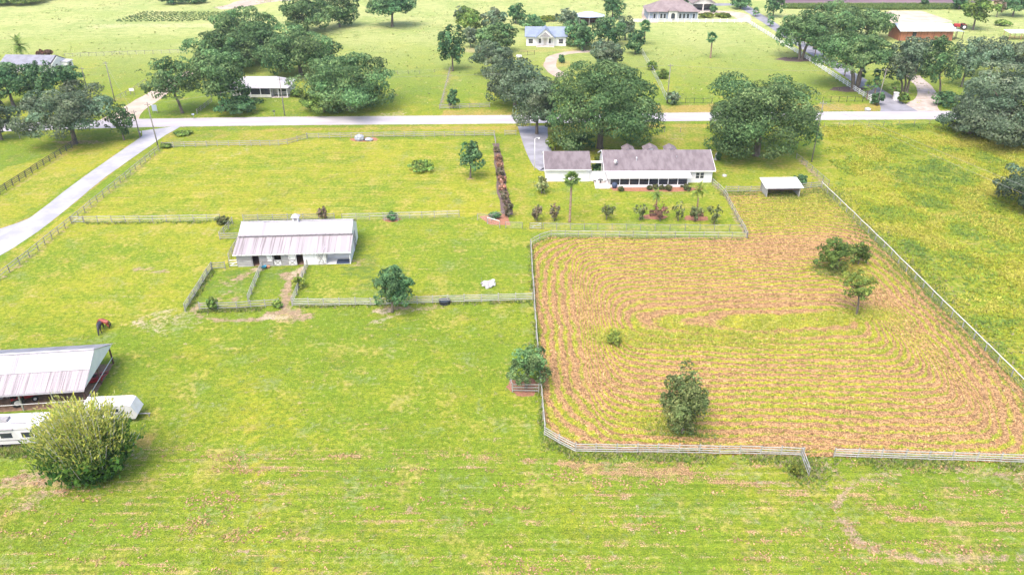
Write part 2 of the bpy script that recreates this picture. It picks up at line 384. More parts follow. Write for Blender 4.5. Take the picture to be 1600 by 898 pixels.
blob(255, 502, 5.5, 3.2, mB, 3, 0.55, 0.8); blob(560, 410, 1.2, 2.0, mA, 1, 0.4)
blob(625, 483, 4.5, 1.1, mA, 1, 0.75, 0.6); blob(600, 486, 1.8, 0.9, mB, 3, 0.85, 0.6); stroke([(585, 504), (610, 494), (660, 482)], 0.5, mB, 3, 0.6)
blob(588, 503, 1.6, 0.7, mB, 3, 0.7); blob(680, 479, 2.2, 0.7, mA, 1, 0.65, 0.7); blob(640, 500, 1.0, 0.6, mA, 1, 0.5)
blob(90, 745, 6.5, 2.2, mA, 1, 0.75, 0.7); stroke([(30, 790), (120, 745), (190, 715)], 1.4, mA, 1, 0.62, 0.7); stroke([(0, 760), (60, 745)], 2.0, mA, 1, 0.6, 0.7)
stroke([(200, 735), (240, 700), (270, 700), (330, 715), (450, 718)], 0.8, mB, 0, 0.7, 0.9); blob(222, 690, 1.6, 2.0, mB, 2, 0.9)
stroke([(282, 695), (420, 712), (620, 716), (760, 716)], 0.8, mB, 0, 0.75, 0.9); stroke([(820, 717), (930, 722), (1100, 728)], 0.7, mB, 0, 0.95, 0.8)
stroke([(1270, 700), (1310, 745), (1330, 760), (1300, 790), (1340, 850), (1440, 875), (1600, 870)], 0.6, mA, 1, 0.75, 0.6)
stroke([(1120, 740), (1260, 765), (1320, 755), (1400, 735)], 0.9, mA, 1, 0.5, 0.7); stroke([(880, 725), (1120, 748), (1250, 770)], 1.2, mB, 0, 1.2, 0.7)
stroke([(1480, 735), (1620, 745)], 1.2, mA, 1, 0.55, 0.7); stroke([(1310, 760), (1420, 810), (1620, 830)], 1.1, mB, 0, 1.1, 0.7)
for x_, y_ in ((668, 822), (725, 870), (735, 880), (640, 790), (480, 830), (380, 860), (560, 845), (250, 870), (700, 775), (850, 800), (1060, 840), (330, 790)):
    blob(x_, y_, random.uniform(0.4, 1.0), random.uniform(0.25, 0.5), mA, 1, 0.75, 0.5)
stroke([(112, 350), (60, 392), (0, 437), (-60, 485)], 0.8, mA, 1, 0.5, 0.7); stroke([(250, 238), (180, 294), (112, 350)], 0.7, mA, 1, 0.5, 0.7)
stroke([(120, 228), (60, 270), (0, 308)], 0.6, mA, 1, 0.5, 0.6); blob(125, 222, 8, 2.0, mA, 1, 0.65, 0.6)
stroke([(832, 385), (846, 600), (852, 680)], 0.45, mA, 2, 1.0, 0.5)
stroke([(1250, 250), (1292, 290)], 1.1, mA, 1, 0.7, 0.5); stroke([(1117, 288), (1134, 306), (1168, 374)], 0.7, mA, 1, 0.7, 0.5)
blob(740, 79, 4.5, 5, mA, 1, 0.9, 0.6); blob(920, 190, 9, 6, mA, 1, 0.25); blob(1050, 215, 4, 2.5, mA, 1, 0.4, 0.8)
stroke([(550, 185), (620, 178)], 2.4, mB, 3, 0.5, 0.8); stroke([(390, 152), (400, 178)], 0.7, mA, 1, 0.4)
stroke([(835, 205), (900, 225), (935, 240)], 1.2, mA, 1, 0.45); stroke([(545, 393), (600, 440)], 4.0, mA, 2, 0.7, 0.8)  # second stroke: the stable's shade on its right, painted as darker green
blob(735, 279, 1.4, 0.9, mA, 1, 0.5); blob(1390, 28, 60, 14, mB, 2, 0.0); stroke([(1500, 60), (1600, 85)], 6, mB, 2, 0.6); blob(1590, 38, 9, 8, mA, 1, 0.6)
stroke([(150, 42), (240, 40), (345, 41)], 5, mB, 3, 0.75, 0.5); stroke([(1180, 30), (1240, 24)], 4, mB, 3, 0.6)
blob(870, 100, 6, 8, mB, 2, 0.9, 0.8); blob(950, 65, 18, 8, mB, 2, 0.6); stroke([(820, 80), (900, 78)], 3, mB, 2, 0.9); stroke([(690, 165), (703, 108)], 0.9, mA, 1, 0.6)
for x_, y_, r_ in ((55, 37, 12), (190, 50, 14), (140, 12, 12), (270, 64, 10), (1330, 60, 10), (900, 14, 22), (700, 12, 20)):
    blob(x_, y_, r_ * 2, r_, mA, 2, 0.4, 0.9)
for dx_ in (-7, 7):
    stroke([(388 + dx_, 640), (400 + dx_, 720), (415 + dx_, 800), (436 + dx_, 900)], 0.35, mA, 0, 0.75, 0.6); stroke([(282, 540 + dx_), (420, 640 + dx_), (520, 700 + dx_)], 0.3, mA, 0, 0.6, 0.6)
    stroke([(380, 335 + dx_ * 0.3), (470, 290 + dx_ * 0.3), (560, 270 + dx_ * 0.3)], 0.5, mA, 2, 0.5, 0.5); stroke([(330, 262 + dx_ * 0.3), (392, 228 + dx_ * 0.3)], 0.35, mB, 3, 0.45, 0.5)
for yo in (-6.0, 5.5):
    stroke([(200, 193 + yo), (430, 189.5 + yo), (800, 186.5 + yo), (1100, 182.5 + yo), (1475, 180 + yo), (1700, 178 + yo)], 1.0, mB, 3, 0.55, 0.7)
stroke([(252, 204), (166, 275), (85, 340), (10, 388), (-60, 430)], 0.7, mB, 2, 0.9, 0.6); stroke([(230, 210), (135, 275), (55, 336), (0, 358)], 0.7, mB, 2, 0.9, 0.6)
mA = np.clip(mA, 0, 1.3); mB = np.clip(mB, 0, 1.4)

def grass_nodes(t, vec):
    """shared grass look: returns sockets"""
    return dict(n1=noise(t, 0.05, vec, 4), n2=noise(t, 0.32, vec, 4), n3=noise(t, 1.6, vec, 4, 0.62), n4=noise(t, 7.0, vec, 3, 0.6),
                nh=noise(t, 1.0, vec, 4, 0.6, (0.14, 1.1, 1)), nd=noise(t, 0.9, vec, 5, 0.65), ns=noise(t, 1.0, vec, 4, 0.65, (0.07, 1.9, 1)))
GRN, LUSH, YEL, DRY = (0.140, 0.208, 0.019), (0.074, 0.140, 0.027), (0.275, 0.278, 0.026), (0.335, 0.255, 0.075)
LIT, LIT2 = (0.40, 0.245, 0.135), (0.22, 0.130, 0.075)
m, t, p = nodes_of('ground')
p.inputs['Roughness'].default_value = 0.95; p.inputs['Specular IOR Level'].default_value = 0.08
tc = t.nodes.new('ShaderNodeTexCoord'); vec = tc.outputs['Object']
n = grass_nodes(t, vec)
A_ = N(t, 'ShaderNodeAttribute', attribute_name='mA'); B_ = N(t, 'ShaderNodeAttribute', attribute_name='mB')
sa = t.nodes.new('ShaderNodeSeparateColor'); t.links.new(A_.outputs['Color'], sa.inputs[0])
sb = t.nodes.new('ShaderNodeSeparateColor'); t.links.new(B_.outputs['Color'], sb.inputs[0])
def grow(mask, *ns, k=1.0):       # mask pushed by noise so that edges are ragged
    s = mask
    for q in ns: s = mth(t, 'ADD', s, mth(t, 'MULTIPLY', mth(t, 'SUBTRACT', q, 0.5), k))
    return s
sepv = t.nodes.new('ShaderNodeSeparateXYZ'); t.links.new(vec, sepv.inputs[0])
wob = mth(t, 'MULTIPLY', n['n1'], 30.0)
ph = mth(t, 'ADD', mth(t, 'ADD', mth(t, 'MULTIPLY', sepv.outputs['Y'], 4.4), wob), mth(t, 'MULTIPLY', n['n2'], 2.2))
stripe = mth(t, 'MULTIPLY', mth(t, 'ADD', mth(t, 'MULTIPLY', mth(t, 'SINE', ph), 0.6), mth(t, 'MULTIPLY', mth(t, 'SUBTRACT', n['ns'], 0.5), 4.0)), A_.outputs['Alpha'])
c = mixc(t, ss(t, grow(sa.outputs['Red'], n['n2'], n['n3'], n['n4'], n['n1'], k=1.5), 0.0, 0.95), GRN, YEL)
c = mixc(t, mth(t, 'MULTIPLY', ss(t, grow(sa.outputs['Blue'], n['n2'], n['n3'], n['nd'], k=2.0), 0.25, 1.0), 0.8), c, LUSH)
dryf = mth(t, 'ADD', mth(t, 'MULTIPLY', sa.outputs['Red'], 0.62), mth(t, 'MULTIPLY', stripe, 0.24))
c = mixc(t, mth(t, 'MULTIPLY', ss(t, grow(dryf, n['nh'], n['n3'], n['n2'], k=1.5), 0.30, 0.95), 0.62), c, DRY)
c = mixc(t, mth(t, 'MULTIPLY', ss(t, grow(sb.outputs['Blue'], n['n2'], n['n3'], k=0.9), 0.35, 1.1), 0.8), c, (0.34, 0.235, 0.075))
lf = ss(t, grow(mth(t, 'MULTIPLY', sb.outputs['Red'], 0.72), n['nh'], n['nd'], n['n4'], n['ns'], k=1.7), 0.50, 0.95)
c = mixc(t, mth(t, 'MULTIPLY', lf, 0.9), c, mixc(t, ss(t, n['n4'], 0.4, 0.62), LIT2, LIT))
c = mixc(t, mth(t, 'MULTIPLY', ss(t, grow(sa.outputs['Green'], n['n3'], n['nd'], n['n4'], n['nh'], k=1.5), 0.28, 0.95), 0.9), c, mixc(t, n['n3'], (0.23, 0.15, 0.105), (0.40, 0.27, 0.20)))
c = mixc(t, mth(t, 'MULTIPLY', ss(t, grow(B_.outputs['Alpha'], n['n3'], n['nd'], n['n4'], k=1.6), 0.28, 1.0), 0.9), c, mixc(t, n['n2'], (0.46, 0.37, 0.27), (0.40, 0.31, 0.23)))
c = mixc(t, mth(t, 'MULTIPLY', sb.outputs['Green'], 0.72), c, mixc(t, ss(t, grow(n['n1'], n['n2'], n['nh'], k=0.9), 0.32, 0.68), (0.43, 0.42, 0.19), (0.275, 0.335, 0.125)))
# coarser blue-green and straw patches, dark specks painting the shade between the clumps
npz = noise(t, 0.22, vec, 5, 0.6); npy = noise(t, 0.13, vec, 4, 0.6); nspk = noise(t, 3.2, vec, 3, 0.7, (0.6, 1.3, 1))
near = mth(t, 'SUBTRACT', 1.0, sb.outputs['Green'])
c = mixc(t, mth(t, 'MULTIPLY', mth(t, 'MULTIPLY', ss(t, grow(npz, n['n3'], k=0.7), 0.56, 0.72), 0.55), near), c, (0.17, 0.215, 0.085))
c = mixc(t, mth(t, 'MULTIPLY', mth(t, 'MULTIPLY', ss(t, grow(npy, n['n2'], n['n3'], k=0.7), 0.55, 0.78), 0.60), near), c, (0.34, 0.29, 0.075))
c = mixc(t, mth(t, 'MULTIPLY', mth(t, 'MULTIPLY', ss(t, nspk, 0.55, 0.66), 0.62), near), c, (0.070, 0.080, 0.026))
# fine mottling of blades and clumps
hsv = t.nodes.new('ShaderNodeHueSaturation'); t.links.new(c, hsv.inputs['Color'])
val = mth(t, 'ADD', mth(t, 'MULTIPLY', mth(t, 'SUBTRACT', n['n4'], 0.5), 1.3), mth(t, 'ADD', mth(t, 'MULTIPLY', mth(t, 'SUBTRACT', n['n3'], 0.5), 0.9), 1.0))
val = mth(t, 'ADD', val, mth(t, 'MULTIPLY', mth(t, 'SUBTRACT', n['ns'], 0.5), mth(t, 'MULTIPLY', A_.outputs['Alpha'], 1.1)))
t.links.new(val, hsv.inputs['Value']); t.links.new(hsv.outputs[0], p.inputs['Base Color'])
bump(t, p, mth(t, 'ADD', mth(t, 'MULTIPLY', n['n3'], 1.4), n['n4']), 0.8, 0.14)
GZ = np.zeros_like(GX)
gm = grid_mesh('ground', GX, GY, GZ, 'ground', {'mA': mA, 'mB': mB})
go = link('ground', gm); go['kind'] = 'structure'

# ------------------------------------------------------------------ HAY FIELD: mown rounds, windrows as relief
hx = np.arange(1.5, 75, 0.28); hy = np.arange(62.5, 150, 0.28)
HX, HY = np.meshgrid(hx, hy)
def halfplane(pa, pb, x, y):
    a_, b_ = G(*pa), G(*pb); dx, dy = b_.x - a_.x, b_.y - a_.y; L = math.hypot(dx, dy)
    return ((x - a_.x) * -dy + (y - a_.y) * dx) / L
def rounds(x, y):
    k = 0.20
    far = lambda d: np.where(d < 6, d, 6 + (d - 6) * 3.5)       # the side rounds matter only near the sides: inside, rows run straight across
    ds = [far(halfplane((832, 383), (850, 678), x, y)), halfplane((880, 707), (1600, 721), x, y), far(halfplane((1600, 612), (1285, 294), x, y)), halfplane((1300, 362), (840, 374), x, y) * 1.0]
    s = sum(np.exp(-k * np.clip(d, -20, 80)) for d in ds)
    return -np.log(s) / k
def row_phase(x, y):
    d = rounds(x, y)
    return d / 1.25 + 1.6 * (fbm(x * 0.06, y * 0.12, 61) - 0.5) + 0.5 * (fbm(x * 0.5, y * 0.5, 62) - 0.5)
def hayness(x, y):
    """0 green regrowth .. 1 brown hay, by rounds and patches"""
    d = rounds(x, y)
    h = 0.72 + 0.8 * (fbm(x * 0.045, y * 0.14, 71) - 0.5)
    for (px_, py_), rx, ry, v in [((1100, 530), 20, 4.0, -0.42), ((1200, 622), 22, 4.0, -0.36), ((1010, 492), 16, 3.2, 0.30), ((1250, 500), 18, 3.5, -0.22), ((1230, 470), 12, 4, 0.25), ((1050, 425), 12, 5, -0.18),
                              ((1240, 395), 10, 6, 0.30), ((905, 560), 5, 14, 0.20), ((1200, 345), 9, 8, -0.30), ((1030, 665), 5, 2.2, -0.6), ((1300, 420), 6, 4, -0.5), ((1335, 492), 5, 2, -0.9), ((960, 525), 2.5, 2, -0.5), ((1260, 315), 12, 9, -0.45), ((1160, 330), 5, 14, -0.15), ((1300, 690), 20, 3, 0.2), ((1500, 640), 8, 6, 0.15)]:
        g = G(px_, py_); h = h + v * np.exp(-(((x - g.x) / rx) ** 2 + ((y - g.y) / ry) ** 2))
    return np.clip(h, 0, 1)
PHS = row_phase(HX, HY); HN = hayness(HX, HY)
ridge = 0.5 + 0.5 * np.sin(2 * PI * PHS)
HZ = 0.02 + 0.13 * sstep(0.35, 1.0, ridge) * (0.3 + HN) * (0.4 + 1.2 * fbm(HX * 1.3, HY * 1.3, 77)) + 0.05 * fbm(HX * 2, HY * 2, 78)
m, t, p = nodes_of('hay_field')
p.inputs['Roughness'].default_value = 0.97; p.inputs['Specular IOR Level'].default_value = 0.05
tc = t.nodes.new('ShaderNodeTexCoord'); vec = tc.outputs['Object']; n = grass_nodes(t, vec)
fa = N(t, 'ShaderNodeAttribute', attribute_name='phase'); fh = N(t, 'ShaderNodeAttribute', attribute_name='hay')
phs = mth(t, 'ADD', fa.outputs['Fac'], mth(t, 'MULTIPLY', mth(t, 'SUBTRACT', n['n3'], 0.5), 0.9))
rdg = mth(t, 'ADD', mth(t, 'MULTIPLY', mth(t, 'SINE', mth(t, 'MULTIPLY', phs, 2 * PI)), 0.5), 0.5)
c = mixc(t, ss(t, grow(n['n2'], n['n3'], n['n4'], k=0.9), 0.35, 0.65), (0.21, 0.25, 0.024), (0.37, 0.345, 0.036))
hf = mth(t, 'ADD', mth(t, 'MULTIPLY', rdg, 0.62), mth(t, 'MULTIPLY', fh.outputs['Fac'], 0.80))
hf = ss(t, grow(hf, n['nd'], n['n4'], n['n3'], k=0.75), 0.55, 1.02)
c = mixc(t, mth(t, 'MULTIPLY', hf, 0.95), c, mixc(t, ss(t, grow(n['n4'], n['n3'], k=0.8), 0.34, 0.62), (0.190, 0.098, 0.055), (0.42, 0.250, 0.128)))
nspk = noise(t, 3.4, vec, 3, 0.7)
c = mixc(t, mth(t, 'MULTIPLY', ss(t, nspk, 0.53, 0.64), 0.7), c, (0.12, 0.075, 0.045))
hsv = t.nodes.new('ShaderNodeHueSaturation'); t.links.new(c, hsv.inputs['Color'])
t.links.new(mth(t, 'ADD', mth(t, 'MULTIPLY', mth(t, 'SUBTRACT', n['n4'], 0.5), 1.6), 1.0), hsv.inputs['Value']); t.links.new(hsv.outputs[0], p.inputs['Base Color'])
bump(t, p, mth(t, 'ADD', mth(t, 'MULTIPLY', n['n3'], 1.2), n['n4']), 0.9, 0.15)
hm = grid_mesh('hay_field', HX, HY, HZ, 'hay_field', {'phase': PHS, 'hay': HN}, keep=in_poly(HX, HY, HAY))
ho = link('hay_field', hm); ho['kind'] = 'structure'

# loose stuff on the fields: tufts of blades and clumps of hay
def tufts(name, label, x, y, hgt, wid, cols, nb=3, z0=None, lean=1.3):
    k = len(x); z0 = np.zeros(k) if z0 is None else z0
    V = np.zeros((k, nb, 3, 3))
    for b in range(nb):
        an = RNG.uniform(0, 2 * PI, k); ln = RNG.uniform(0.1, 1, k) * lean * hgt; ofs = RNG.uniform(-1, 1, (2, k)) * wid * 0.7
        bx = x + ofs[0]; by = y + ofs[1]; sx = np.cos(an + PI / 2) * wid / 2; sy = np.sin(an + PI / 2) * wid / 2
        V[:, b, 0] = np.stack([bx - sx, by - sy, z0 - 0.01], -1); V[:, b, 1] = np.stack([bx + sx, by + sy, z0 - 0.01], -1)
        V[:, b, 2] = np.stack([bx + np.cos(an) * ln, by + np.sin(an) * ln, z0 + hgt * RNG.uniform(0.6, 1, k)], -1)
    me = np_mesh(name, V.reshape(-1, 3), 3, np.repeat(cols, nb, 0), 'leaf')
    o = link(name, me); o['kind'] = 'stuff'; o['label'] = label; o['category'] = 'grass'; return o
def pick(cs, k, f=None, jit=0.25):
    cs = np.array(cs); i = RNG.integers(0, len(cs), k) if f is None else f
    return cs[i] * RNG.uniform(1 - jit, 1 + jit, (k, 1))
def scatter(pts, k, px=True):
    P = np.array(W(pts) if px else pts); lo, hi = P.min(0), P.max(0)
    x = RNG.uniform(lo[0], hi[0], k); y = RNG.uniform(lo[1], hi[1], k); q = in_poly(x, y, [tuple(r) for r in P])
    return x[q], y[q]
GREENS = [(0.19, 0.27, 0.03), (0.27, 0.32, 0.034), (0.14, 0.21, 0.036), (0.32, 0.32, 0.05)]
x, y = scatter([(-60, 898), (-60, 500), (290, 490), (457, 482), (834, 474), (852, 685), (900, 712), (1250, 718), (1660, 732), (1660, 898)], 150000)
q = fbm(x * 0.5, y * 0.5, 91) + RNG.uniform(-0.2, 0.2, len(x)) > 0.56; x, y = x[q], y[q]; k = len(x)
tufts('grass_tufts', 'short green grass tufts over the near pasture', x, y, RNG.uniform(0.05, 0.14, k), RNG.uniform(0.04, 0.08, k), pick(GREENS, k))
x, y = scatter(WEEDY, 140000)
f = fbm(x * 0.22, y * 0.22, 92); q = (f + RNG.uniform(-0.2, 0.2, len(x)) - 0.5 * np.exp(-dist_line(x, y, W([(1280, 196), (1284, 292)])) / 2.5) > 0.42) & (x < 150); x, y, f = x[q], y[q], f[q]; k = len(x)
WEEDC = [(0.36, 0.375, 0.042), (0.30, 0.36, 0.045), (0.23, 0.32, 0.05), (0.16, 0.25, 0.055), (0.43, 0.40, 0.08)]
idx = np.clip(((fbm(x * 0.16, y * 0.16, 95) - 0.34) * 12 + RNG.normal(0, 0.8, k)), 0, 4).astype(int); idx = np.array([4, 0, 1, 2, 3])[idx]
tufts('pasture_weeds', 'tall yellow-green weeds covering the right-hand pasture', x, y, RNG.uniform(0.12, 0.42, k), RNG.uniform(0.10, 0.24, k), pick(WEEDC, k, idx), 4, lean=2.0)
# hay clumps along the windrows
x, y = scatter(HAY, 260000, False); ph_ = row_phase(x, y); hn = hayness(x, y)
q = (0.5 + 0.5 * np.sin(2 * PI * ph_)) * 0.95 + hn * 0.7 + RNG.uniform(-0.25, 0.25, len(x)) > 1.08; x, y = x[q], y[q]; k = len(x)
gx_ = rounds(x + 0.2, y) - rounds(x - 0.2, y); gy_ = rounds(x, y + 0.2) - rounds(x, y - 0.2); an = np.arctan2(gy_, gx_) + PI / 2 + RNG.normal(0, 0.5, k)
s1 = RNG.uniform(0.08, 0.22, k); s2 = s1 * RNG.uniform(0.2, 0.45, k); tl = RNG.uniform(-0.5, 0.5, (2, k)); zc = RNG.uniform(0.05, 0.15, k)
U = np.stack([np.cos(an) * s1, np.sin(an) * s1, tl[0] * s1], -1); V2 = np.stack([-np.sin(an) * s2, np.cos(an) * s2, tl[1] * s2], -1); C0 = np.stack([x, y, zc], -1)
vv = np.stack([C0 - U - V2, C0 + U - V2, C0 + U + V2, C0 - U + V2], 1).reshape(-1, 3)
me = np_mesh('hay_clumps', vv, 4, pick([(0.42, 0.25, 0.115), (0.31, 0.17, 0.08), (0.19, 0.10, 0.05), (0.47, 0.31, 0.14), (0.37, 0.205, 0.095)], k), 'litter')
o = link('hay_clumps', me); o['kind'] = 'stuff'; o['label'] = 'brown cut hay lying in windrows over the fenced field'; o['category'] = 'hay'
x, y = scatter(HAY, 110000, False); ph_ = row_phase(x, y); hn = hayness(x, y)
q = (0.5 + 0.5 * np.sin(2 * PI * ph_)) * 0.6 + hn + RNG.uniform(-0.4, 0.4, len(x)) < 0.78; x, y, hn = x[q], y[q], hn[q]; k = len(x)
tufts('hay_field_grass', 'yellow-green grass regrowing between the hay rows', x, y, RNG.uniform(0.12, 0.3, k) * (1.6 - hn), RNG.uniform(0.06, 0.14, k), pick([(0.43, 0.42, 0.07), (0.35, 0.38, 0.06), (0.50, 0.46, 0.13), (0.26, 0.32, 0.06)], k), 3, np.full(k, 0.03), lean=2.2)
# brown litter in the lowest field
x, y = scatter(LOW, 240000); q = (x > -65) & (x < 65) & (y > 48); x, y = x[q], y[q]
q = fbm(x * 0.16, y * 0.9, 97) * 0.75 + fbm(x * 0.9, y * 0.9, 98) * 0.55 + RNG.uniform(-0.12, 0.12, len(x)) > 0.86; x, y = x[q], y[q]; k = len(x)
an = RNG.uniform(0, 2 * PI, k); s1 = RNG.uniform(0.05, 0.11, k); s2 = s1 * RNG.uniform(0.3, 0.8, k); tl = RNG.uniform(-0.6, 0.6, (2, k)); zc = RNG.uniform(0.02, 0.09, k)
U = np.stack([np.cos(an) * s1, np.sin(an) * s1, tl[0] * s1], -1); V2 = np.stack([-np.sin(an) * s2, np.cos(an) * s2, tl[1] * s2], -1); C0 = np.stack([x, y, zc], -1)
vv = np.stack([C0 - U - V2, C0 + U - V2, C0 + U + V2, C0 - U + V2], 1).reshape(-1, 3)
me = np_mesh('hay_litter', vv, 4, pick([(0.40, 0.26, 0.14), (0.32, 0.20, 0.10), (0.24, 0.15, 0.08)], k), 'litter')
o = link('hay_litter', me); o['kind'] = 'stuff'; o['label'] = 'scattered brown hay litter on the lowest field'; o['category'] = 'hay'

# ------------------------------------------------------------------ ROADS, DRIVES, BEDS
ribbon('road', [(-500, 207), (-60, 200.5), (200, 193), (430, 189.5), (800, 186.5), (1100, 182.5), (1475, 180), (1750, 177), (2100, 175)], 7.2, 0.016, 'asphalt_pale', wob=0.05)
ribbon('lane', [(248, 201), (240, 212), (150, 275), (70, 338), (0, 384), (-120, 450), (-300, 540)], [11, 5.2, 4.6, 4.8, 5.6, 6, 6], 0.012, 'asphalt_lane', wob=0.06)
ribbon('lane_spur', [(60, 340), (10, 362), (-60, 372), (-200, 380)], [2.5, 4.5, 5, 5], 0.008, 'asphalt_lane')
ribbon('driveway', [(832, 197), (838, 225), (852, 258), (862, 262)], [7.5, 6.0, 5.5, 5.5], 0.008, 'asphalt_drive', wob=0.05)
ribbon('sand_drive', [(183, 190), (205, 172), (240, 150), (275, 125), (300, 112)], [10, 7, 6, 5, 4.5], 0.008, 'sand', wob=0.25)
ribbon('dirt_driveway', [(880, 120), (862, 108), (862, 92), (885, 83), (930, 80)], [4.5, 4, 3.8, 3.5, 3], 0.008, 'sand', wob=0.3)
ribbon('estate_driveway', [(1412, 184), (1395, 163), (1330, 118), (1250, 68), (1180, 22), (1150, 8), (1085, 9)], [14, 7, 5, 5, 5, 6, 8], 0.009, 'asphalt_drive', wob=0.1)
ribbon('forecourt', [(1016, 36), (1012, 22), (1016, 8)], [6, 5, 5], 0.006, 'sand')
ribbon('garage_apron', [(1070, 17), (1100, 19), (1150, 22), (1165, 32)], [6, 10, 9, 5], 0.006, 'sand')
ribbon('sandy_track', [(1436, 182), (1440, 168), (1450, 150), (1440, 132), (1425, 118)], [16, 8, 5, 4.5, 4.5], 0.006, 'sand_track', wob=0.3)
sheet('sand_arena', [(1376, 22), (1392, 17), (1440, 17.5), (1490, 34), (1470, 36), (1395, 37)], 0.006, 'sand')
ribbon('farm_track', [(340, 14), (372, 9), (400, 2), (440, -3)], [8, 12, 16, 22], 0.006, 'sand', wob=0.5)
sheet('ploughed_field', [(1215, 8), (1505, 8), (1620, -6), (1700, -30), (1300, -30), (1180, -8)], 0.006, 'ploughed')
sheet('patio', [(928, 283.5), (951, 283.5), (953, 295), (930, 295)], 0.05, 'concrete')
def bed(name, c, rx, ry, mat='mulch'):
    g = G(*c); mb = MB(); pts = []
    for k in range(22):
        an = 2 * PI * k / 22; r = random.uniform(0.85, 1.12); pts.append((g.x + rx * r * math.cos(an), g.y + ry * r * math.sin(an)))
    return sheet(name, pts, 0.01, mat, px=False)
sheet('mulch_bed', [(953, 293), (1072, 291), (1096, 292), (1098, 298), (1050, 300), (985, 299), (958, 298)], 0.012, 'mulch')
ribbon('mulch_strip', [(775, 224), (779, 255), (784, 290), (790, 322), (794, 336)], [1.5, 1.9, 2.0, 2.1, 2.0], 0.01, 'mulch_dark', wob=0.25)
sheet('mulch_corner', [(748, 338), (792, 334), (798, 352), (765, 351)], 0.013, 'mulch')
bed('mulch_ring', (1024, 339), 2.4, 1.2); bed('mulch_ring', (1088, 341), 2.4, 1.3); bed('mulch_ring', (820, 604), 2.3, 1.9); bed('mulch_ring', (612, 343), 1.6, 1.2)
bed('mulch_ring', (569, 218), 3.6, 1.6); bed('mulch_ring', (1248, 93), 7.5, 3.4, 'mulch_dark'); bed('mulch_ring', (1330, 140), 6.0, 3.0, 'mulch_dark')

# ------------------------------------------------------------------ FENCES
def unit_box(name, mat, w_, h_):           # one metre long along X
    return MB().box(0, 1, -w_ / 2, w_ / 2, -h_ / 2, h_ / 2).mesh(name, mat)
def post_mesh(name, mat, w_, h_):
    b = w_ / 2; c_ = b * 0.55
    return MB().add([(-b, -b, -0.05), (b, -b, -0.05), (b, b, -0.05), (-b, b, -0.05), (-b, -b, h_), (b, -b, h_), (b, b, h_), (-b, b, h_), (-c_, -c_, h_ + 0.03), (c_, -c_, h_ + 0.03), (c_, c_, h_ + 0.03), (-c_, c_, h_ + 0.03)],
                    [(0, 3, 2, 1), (0, 1, 5, 4), (1, 2, 6, 5), (2, 3, 7, 6), (3, 0, 4, 7), (4, 5, 9, 8), (5, 6, 10, 9), (6, 7, 11, 10), (7, 4, 8, 11), (8, 9, 10, 11)]).mesh(name, mat)
FT = {  # post width/height, rails (z, board height), bay length, materials, wires
    'board4': dict(p=(0.13, 1.38), rails=[0.28, 0.58, 0.90, 1.24], rh=0.115, bay=2.45, pm='wood_grey', rm='wood_pale', wires=[]),
    'board3': dict(p=(0.13, 1.36), rails=[0.36, 0.78, 1.20], rh=0.14, bay=2.45, pm='wood_grey', rm='wood_grey', wires=[]),
    'black3': dict(p=(0.15, 1.45), rails=[0.35, 0.70, 1.05, 1.36], rh=0.14, bay=2.45, pm='wood_dark', rm='wood_dark', wires=[]),
    'post_wire': dict(p=(0.10, 1.30), rails=[1.24], rh=0.10, bay=2.6, pm='wood_post', rm='wood_grey', wires=[0.25, 0.5, 0.75, 1.0]),
    'pale_wire': dict(p=(0.11, 1.32), rails=[1.26, 0.68], rh=0.11, bay=2.45, pm='wood_post', rm='wood_pale', wires=[0.2, 0.4, 0.85, 1.05]),
    'line_wire': dict(p=(0.11, 1.35), rails=[1.36], rh=0.13, bay=3.0, pm='wood_grey', rm='white_paint', wires=[0.3, 0.6, 0.9]),
    'thin_wire': dict(p=(0.09, 1.2), rails=[], rh=0.1, bay=4.0, pm='wood_post', rm='wood_grey', wires=[0.4, 0.8, 1.15]),
    'white3': dict(p=(0.2, 1.5), rails=[0.4, 0.85, 1.3], rh=0.2, bay=2.8, pm='white_paint', rm='white_paint', wires=[]),
    'iron': dict(p=(0.09, 1.5), rails=[0.25, 1.4], rh=0.05, bay=2.4, pm='dark_metal', rm='dark_metal', wires=[]),
    'chain': dict(p=(0.08, 1.7), rails=[1.65, 0.15], rh=0.06, bay=3.0, pm='galvanised', rm='galvanised', wires=[0.45, 0.75, 1.05, 1.35]),
}
FM = {}
